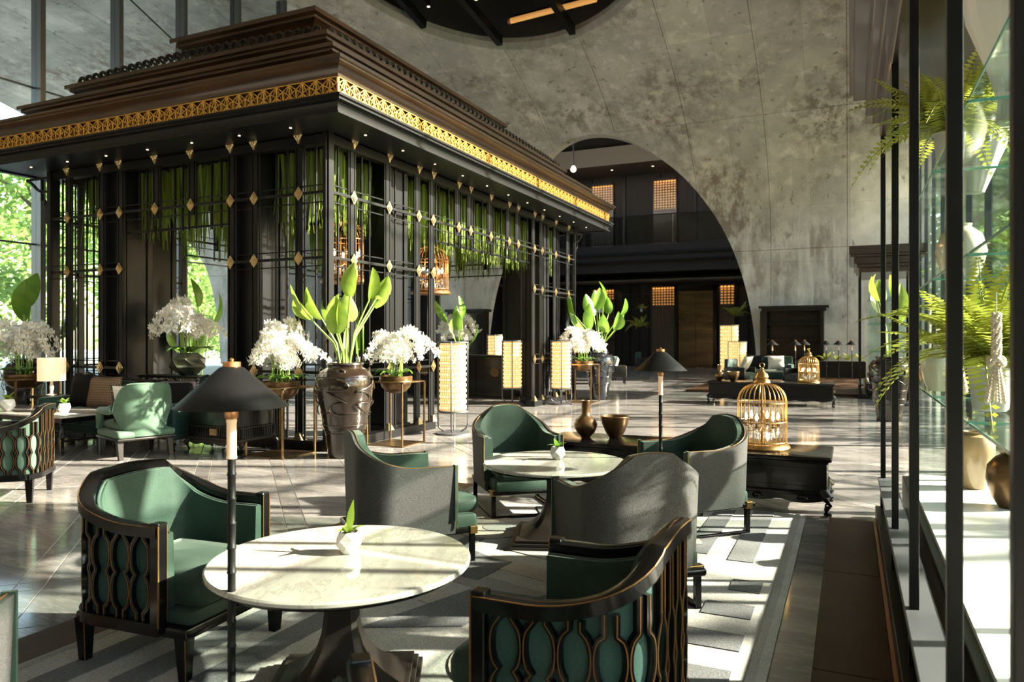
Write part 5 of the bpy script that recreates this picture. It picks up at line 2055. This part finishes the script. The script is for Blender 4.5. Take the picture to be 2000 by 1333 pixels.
# ------------------------------------------------------------------ ferns
def frond(L, w, droop, seed, n=22):
    rr = random.Random(seed)
    b = B()
    pts = []
    for k in range(n + 1):
        t = k / n
        pts.append(Vector((L * t * (1 - .12 * t), 0, L * (.55 * t - droop * t * t))))
    b.tube(pts[::2], [.004 * (1 - k / (n / 2 + 1)) + .0008 for k in range(len(pts[::2]))], 4)
    vs, fs = [], []
    for k in range(2, n):
        t = k / n
        ww = w * sin(pi * min(1, .2 + t * .8)) ** .8 * (1 - t * .35)
        d = (pts[k + 1] - pts[k]).normalized() if k < n else Vector((1, 0, 0))
        for sd in (-1, 1):
            tip = pts[k] + Vector((ww * .35, sd * ww, -ww * .15 + rr.uniform(-.004, .004)))
            m_ = (pts[k] + tip) / 2
            h_ = d * L / n * .42
            k0 = len(vs)
            vs += [pts[k], m_ + h_, tip, m_ - h_]
            fs.append((k0, k0 + 1, k0 + 2, k0 + 3) if sd > 0 else (k0, k0 + 3, k0 + 2, k0 + 1))
    b.add(vs, fs)
    return b.mesh('frond', 'fern_green')


FR = [frond(.5, .1, .35, 1), frond(.56, .105, .65, 2), frond(.45, .095, .15, 3), frond(.52, .1, .95, 4)]


def fern(loc, label, n=22, s=1., pot=True, group='ferns', seed=1, flat=False):
    t = thing('fern', label, 'fern', loc, 0, group)
    t.scale = (s, s, s)
    rr = random.Random(seed)
    for k in range(n):
        a = 2 * pi * k / n * 2.4
        f = put('frond', FR[k % 4], t, 0, (0, 0, rr.uniform(0, .05)), (rr.uniform(-.2, .2), rr.uniform(-.75, .15), a))
        q = rr.uniform(.7, 1.1)
        f.scale = (q, q, q)
    if pot:
        B().lathe([(.05, -.16), (.06, -.15), (.075, 0), (.082, .005), (.074, .005), (.07, -.02)], 24).obj('pot', 'grey_pot', t, 45)
    return t


# ------------------------------------------------------------------ display cases
def display_case(x0, x1, ys, label, zc, cornice=True, back_glass=True):
    t = thing('display_case', label, 'display case', (x0, ys[-1], 0))
    L = ys[-1] - ys[0]
    W = x1 - x0
    for k, y in enumerate(ys):
        yy = y - ys[-1]
        B().box(.025, yy, (.33 + zc) / 2, .036, .036, zc - .33).obj('front_post', 'dark_frame', t, bevel=.003)
        B().box(W - .025, yy, (.1 + zc) / 2, .05, .045, zc - .1).obj('back_post', 'dark_frame', t, bevel=.003)
        B().box(.025, yy, .2, .04, .04, .26).obj('short_leg', 'dark_frame', t)
    B().span(-.01, .11, -L - .02, .02, .30, .335).obj('sill_rail', 'steel_post', t, bevel=.003)
    B().span(.16, W, -L - .02, .02, .12, .36).obj('base_box', 'dark_frame', t, bevel=.004)
    B().span(.2, W - .06, -L + .02, -.02, .36, .385).obj('opal_deck', 'opal_base', t)
    B().span(-.03, W + .03, -L - .05, .05, .0, .10).obj('plinth', 'dark_frame', t, bevel=.006)
    for k in range(len(ys) - 1):
        y0, y1 = ys[k] - ys[-1], ys[k + 1] - ys[-1]
        if back_glass:
            B().span(W - .03, W - .018, y0 + .03, y1 - .03, .385, zc).obj('back_pane', 'clear_glass', t)
        for z in (1.10, 1.78, 2.40):
            sh = B().span(.22, W - .07, y0 + .03, y1 - .03, z, z + .012).obj('glass_shelf', 'green_glass', t)
            B().span(.216, .22, y0 + .03, y1 - .03, z, z + .012).obj('shelf_edge', 'glass_edge', sh)
            B().span(.22, W - .07, y0 + .026, y0 + .03, z, z + .012).obj('shelf_edge', 'glass_edge', sh)
    for y in (ys[1] - ys[-1] + .02, -.04):
        B().span(.24, W - .07, y, y + .01, .385, zc - .3).obj('partition_pane', 'green_glass', t)
    if cornice:
        for o, z0, z1 in ((.0, zc, zc + .12), (.05, zc + .12, zc + .2), (.1, zc + .2, zc + .36), (.19, zc + .36, zc + .42), (.22, zc + .42, zc + .62)):
            B().span(-o, W + o, -L - o, o, z0, z1).obj('cornice_step', 'bronze_wood', t, bevel=.01)
    return t


display_case(.215, 1.22, [.55, 1.33, 2.16, 3.45, 4.85, 6.56], 'tall open display case of dark posts and glass shelves at the picture edge', 3.05)
display_case(.2, 1.4, [19.4, 20.7, 22.0], 'distant glass display case beside the floor lamps and dark jar', 3.0)
gf = 'ferns in the near display case'
fern((.50, 4.7, 2.57), 'yellow-green fern spilling through the upper posts of the display case', 64, 1.05, True, gf, 2)
fern((.58, 3.95, 1.31), 'green fern on the lower shelf close to the picture edge', 60, 1.2, True, gf, 5)
vt = 'vessels in the near display case'
CEL = [(.06, 0), (.065, .01), (.10, .09), (.118, .19), (.112, .26), (.08, .31), (.03, .33), (.026, .36), (.034, .385), (.026, .385)]
lathe_thing('celadon_vase', 'pale celadon bottle vase on the shelf behind the dark post', 'vase', (.80, 5.98, 1.113), [(r * 1.25, z * 1.1) for r, z in CEL], 'celadon', vt, 36)
lathe_thing('celadon_vase', 'smaller celadon vase half hidden deeper in the display case', 'vase', (.50, 5.35, 1.113), [(r * .8, z * .8) for r, z in CEL], 'celadon', vt, 36)
OJ = [(.075, 0), (.08, .01), (.105, .12), (.125, .25), (.128, .32), (.11, .37), (.075, .385), (.08, .40), (.07, .40), (.06, .36)]
lathe_thing('ochre_jar', 'ochre glazed jar in sunlight on the opal deck', 'jar', (.80, 6.1, .387), OJ, 'ochre_jar', vt, 36)
lathe_thing('brown_pot', 'dark brown round pot on the deck at the picture edge', 'pot', (.92, 5.5, .387), [(.07, 0), (.11, .06), (.14, .17), (.13, .26), (.09, .31), (.06, .33), (.07, .35), (.055, .35)], 'bronze_glaze', vt, 36)
lathe_thing('ribbed_vase', 'big white ribbed vase on the top shelf at the picture edge', 'vase', (.66, 3.95, 2.413), [(.05, 0), (.06, .01), (.05, .1), (.09, .25), (.17, .48), (.2, .7), (.17, .9), (.1, .98), (.11, 1.0), (.09, 1.0)], 'white_ceramic', vt, 60, 'body', 15, .035)
lathe_thing('ribbed_vase', 'white ribbed vase farther along the top shelf behind the fern', 'vase', (.75, 5.75, 2.413), [(.06, 0), (.1, .1), (.18, .3), (.2, .45), (.15, .6), (.08, .66), (.09, .68), (.07, .68)], 'white_ceramic', vt, 60, 'body', 15, .035)
lathe_thing('tilted_bowl', 'small pale gold bowl on the shelf behind the far posts', 'bowl', (.52, 6.3, 1.113), [(.04, 0), (.05, .05), (.09, .10), (.10, .12), (.09, .12), (.05, .07)], 'pale_gold', vt, 28)
lathe_thing('celadon_vase', 'round celadon jar on the middle shelf under the first fern', 'vase', (.66, 5.6, 1.793), [(.06, 0), (.12, .1), (.15, .22), (.12, .33), (.06, .38), (.065, .4), (.05, .4)], 'celadon', vt, 36)
for k in range(3):
    bk = thing('standing_book', ['tall dark book standing beside the tassel', 'shorter dark book leaning in the middle of the three', 'thin dark book nearest the celadon vase'][k], 'book', (.78 , 5.3 + .09 * k, 1.113), .15, 'books in the display case')
    hgt = (.40, .34, .2)[k]
    B().span(-.13, .13, -.03, .03, 0, hgt).obj('cover', 'book_spine', bk, bevel=.004)
    for q in range(4):
        B().span(-.134, -.12, -.032, .032, hgt * (.15 + .22 * q), hgt * (.15 + .22 * q) + .01).obj('spine_band', 'worn_gold_edge', bk)
    B().span(-.11, .132, -.022, .022, hgt, hgt + .003).obj('page_block', 'cream_cloth', bk)


def tassel(loc, label, s):
    t = thing('flower_garland', label, 'garland', loc, 0, 'cream garlands in the display case')
    t.scale = (s, s, s)
    b = B()
    rr = random.Random(4)
    for k in range(20):
        z = -.012 * k
        for q in range(5):
            a = 2 * pi * q / 5 + k
            b.lathe([(.001, -.012), (.012, 0), (.001, .012)], 5, (.018 * cos(a), .018 * sin(a), z))
    b.obj('strand', 'tassel', t)
    b = B()
    for k in range(28):
        a = 2 * pi * k / 28
        b.lathe([(.001, -.016), (.016, 0), (.001, .016)], 5, (.035 * cos(a), .02 * sin(a), -.26 + .018 * sin(3 * a)))
    b.obj('knot', 'tassel', t)
    for k in range(9):
        a = 2 * pi * k / 9
        b = B()
        for q in range(12):
            b.lathe([(.001, -.012), (.011, 0), (.001, .012)], 5, (cos(a) * (.015 + .003 * q), sin(a) * (.015 + .003 * q), -.29 - .017 * q))
        b.obj('fringe_string', 'tassel', t)
    B().tube([(0, 0, 0), (0, 0, .12)], .003, 5).obj('cord', 'cream_cloth', t)


tassel((.45, 2.95, 1.53), 'cream flower garland tassel hanging closest to the picture edge', .62)
tassel((.50, 4.35, 1.56), 'cream flower garland hanging just behind the broad dark post', .8)


# ------------------------------------------------------------------ far lounge under the concrete wall
hc = thing('hearth_cabinet', 'tall black open cabinet against the far concrete wall', 'cabinet', (-1.92, 29.55, 0))
B().span(-1.05, 1.05, .3, .36, 0, 2.45).obj('back_panel', 'black_wood', hc)
for s_ in (-1, 1):
    B().span(s_ * 1.05 - .12, s_ * 1.05 + .0 if s_ > 0 else s_ * 1.05 + .12, -.3, .36, 0, 2.45).obj('side', 'black_wood', hc)
B().span(-1.22, 1.22, -.42, .4, 2.56, 2.64).obj('cornice', 'black_wood', hc)
B().span(-1.12, 1.12, -.35, .38, 2.45, 2.56).obj('frieze', 'black_wood', hc)
for z in (.75, 1.35, 1.95):
    B().span(-.95, .95, -.25, .3, z, z + .035).obj('shelf', 'black_wood', hc)
gl_ = 'conical floor lamps'
for k, (x, y) in enumerate(((-.72, 26.9), (-.34, 27.0), (.06, 27.1))):
    floor_lamp((x, y), ['distant conical floor lamp nearest the black cabinet, above the green planter', 'distant conical floor lamp in the middle above the green planter', 'distant conical floor lamp against the edge of the far display case'][k], gl_, False)
for k, (x, y) in enumerate(((-2.28, 25.2), (-1.60, 25.4), (-1.38, 26.4))):
    floor_lamp((x, y), ['distant conical lamp in front of the black cabinet by the pale cushions', 'distant conical lamp in front of the black cabinet next to the small birdcage', 'distant conical lamp furthest back, before the black cabinet'][k], gl_, False)
pl = thing('trough_planter', 'dark trough planter with green shrubs under the far floor lamps', 'planter', (-.25, 28.2, 0))
B().span(-.75, .75, -.25, .25, 0, .62).obj('trough', 'dark_panel', pl, bevel=.01)
B().span(-.7, .7, -.2, .2, .62, .63).obj('soil', 'soil', pl)
for k in range(4):
    t_ = fern((-.78 + .36 * k, 28.2, .66), '%s leafy shrub from the black cabinet in the far trough planter' % ORD[k], 14, .75, False, 'shrubs in the trough planter', 30 + k)
    t_['category'] = 'shrub'
dk = thing('timber_dais', 'low brown timber platform under the far lounge', 'platform', (-1.4, 24.5, 0))
for k in range(9):
    B().span(-2.6, 2.3, -4.6 + .98 * k, -4.6 + .98 * k + .97, 0, .06).obj('plank', 'brown_stone', dk)


def lounge_chair(loc, rz, label, cl='dark_green_velvet'):
    t = thing('lounge_chair', label, 'armchair', (*loc, 0), rz, 'far lounge chairs')
    B().rbox(0, .02, .22, .42, .32, .32, .04, .03).obj('seat', cl, t, 50)
    B().rbox(0, -.29, .3, .82, .32, .06, .03).obj('backrest', cl, t, 50)
    for s_ in (-1, 1):
        B().rbox(s_ * .33, 0, .22, .58, .05, .33, .02).obj('arm', 'black_wood', t, 50)
        for y in (-.28, .28):
            B().box(s_ * .3, y, .11, .04, .04, .22).obj('leg', 'black_wood', t)
    return t


lounge_chair((-6.7, 22.4), radians(-70), 'dark armchair with a pink cushion beyond the black jar')
cushion((-6.75, 22.4, .46), .5, .4, 'cream_cloth', 'dusty pink cushion on the armchair beyond the black jar', .3, radians(-70))
lounge_chair((-7.5, 24.0), radians(100), 'dark armchair hidden behind the conical lamp shade under the arch')
lounge_chair((-2.95, 22.6), radians(-110), 'dark lounge chair with a pale cushion above the bronze bowl')
cushion((-2.9, 22.65, .47), .5, .48, 'cream_cloth', 'pale cushion leaning in the lounge chair above the bronze bowl', .5, radians(-110))
lounge_chair((-1.25, 22.3), radians(150), 'grey lounge chair beside the small birdcage', 'grey_cloth')
ds = thing('far_sofa', 'dark sofa below the tall lanterns at the arch foot', 'sofa', (-2.6, 24.6, 0), pi)
B().rbox(0, 0, .15, .42, .95, .4, .04, .03).obj('seat', 'dark_green_velvet', ds, 50)
B().rbox(0, -.36, .2, .85, .95, .09, .04).obj('backrest', 'dark_green_velvet', ds, 50)
for s_ in (-1, 1):
    B().rbox(s_ * .9, 0, .15, .62, .09, .42, .04).obj('arm', 'dark_green_velvet', ds, 50)
cushion((-2.1, 24.5, .46), .5, .46, 'cream_cloth', 'pale cushion on the dark far sofa', .4, .2)
cushion((-2.75, 24.5, .46), .55, .46, 'black_cushion', 'black cushion on the dark far sofa', .3, -.2)
ct = thing('low_table', 'low pale topped table in the far lounge', 'table', (-2.1, 23.2, 0))
B().rbox(0, 0, .42, .46, .55, .35, .01).obj('top', 'marble', ct, 40)
for sx in (-1, 1):
    for sy in (-1, 1):
        B().box(sx * .48, sy * .28, .21, .04, .04, .42).obj('leg', 'black_wood', ct)
lc = thing('dark_cabinet', 'dark double cabinet against the concrete seen through the pavilion', 'cabinet', (-15.6, 29.3, 0))
B().span(-.9, .9, -.3, .3, 0, 2.6).obj('body', 'black_wood', lc)
B().span(-1.0, 1.0, -.38, .36, 2.6, 2.72).obj('cornice', 'black_wood', lc)
for s_ in (-1, 1):
    d_ = B().span(min(0, s_ * .85) + .01, max(0, s_ * .85) - .01, -.325, -.3, .1, 2.5).obj('door', 'black_lacquer', lc, bevel=.004)
    B().box(s_ * .06, -.34, 1.3, .025, .03, .2).obj('handle', 'pale_gold', d_)
lounge_chair((-8.1, 31.5), radians(-90), 'dark chair deep under the arch by the hanging ferns')
fx = thing('plant_frame', 'tall dark metal plant frame under the arch holding hanging ferns', 'frame', (-9.4, 33.0, 0))
for x in (-1.6, -.2, 1.2):
    B().box(x, 0, 1.75, .05, .05, 3.5).obj('upright', 'dark_frame', fx)
for z in (1.35, 2.3, 3.45):
    B().box(-.2, 0, z, 2.8, .04, .04).obj('crossbar', 'dark_frame', fx)
fern((-8.7, 32.85, 1.9), 'spreading fern hanging lowest in the plant frame under the arch', 22, 1.5, False, 'ferns in the plant frame', 61)
fern((-8.6, 32.85, 2.75), 'fern in a white pot high in the plant frame under the arch', 12, .8, True, 'ferns in the plant frame', 62)
for k, (x, z) in enumerate(((-10.6, 2.62), (-11.0, 1.45))):
    p_ = thing('white_planter', ['empty white pot high on the plant frame beside the leafy jar', 'white pot with sparse flowers low behind the black jar'][k], 'pot', (x, 32.95, z))
    B().lathe([(.12, 0), (.13, .01), (.17, .3), (.18, .31), (.16, .31), (.15, .2)], 24).obj('pot', 'white_ceramic', p_, 45)
    B().lathe([(.15, .27), (.001, .28)], 16).obj('soil', 'soil', p_)
fern((-4.3, 31.6, 2.3), 'dark palm fronds rising behind the amber lanterns at the arch foot', 16, 1.7, False, 'ferns in the plant frame', 66)
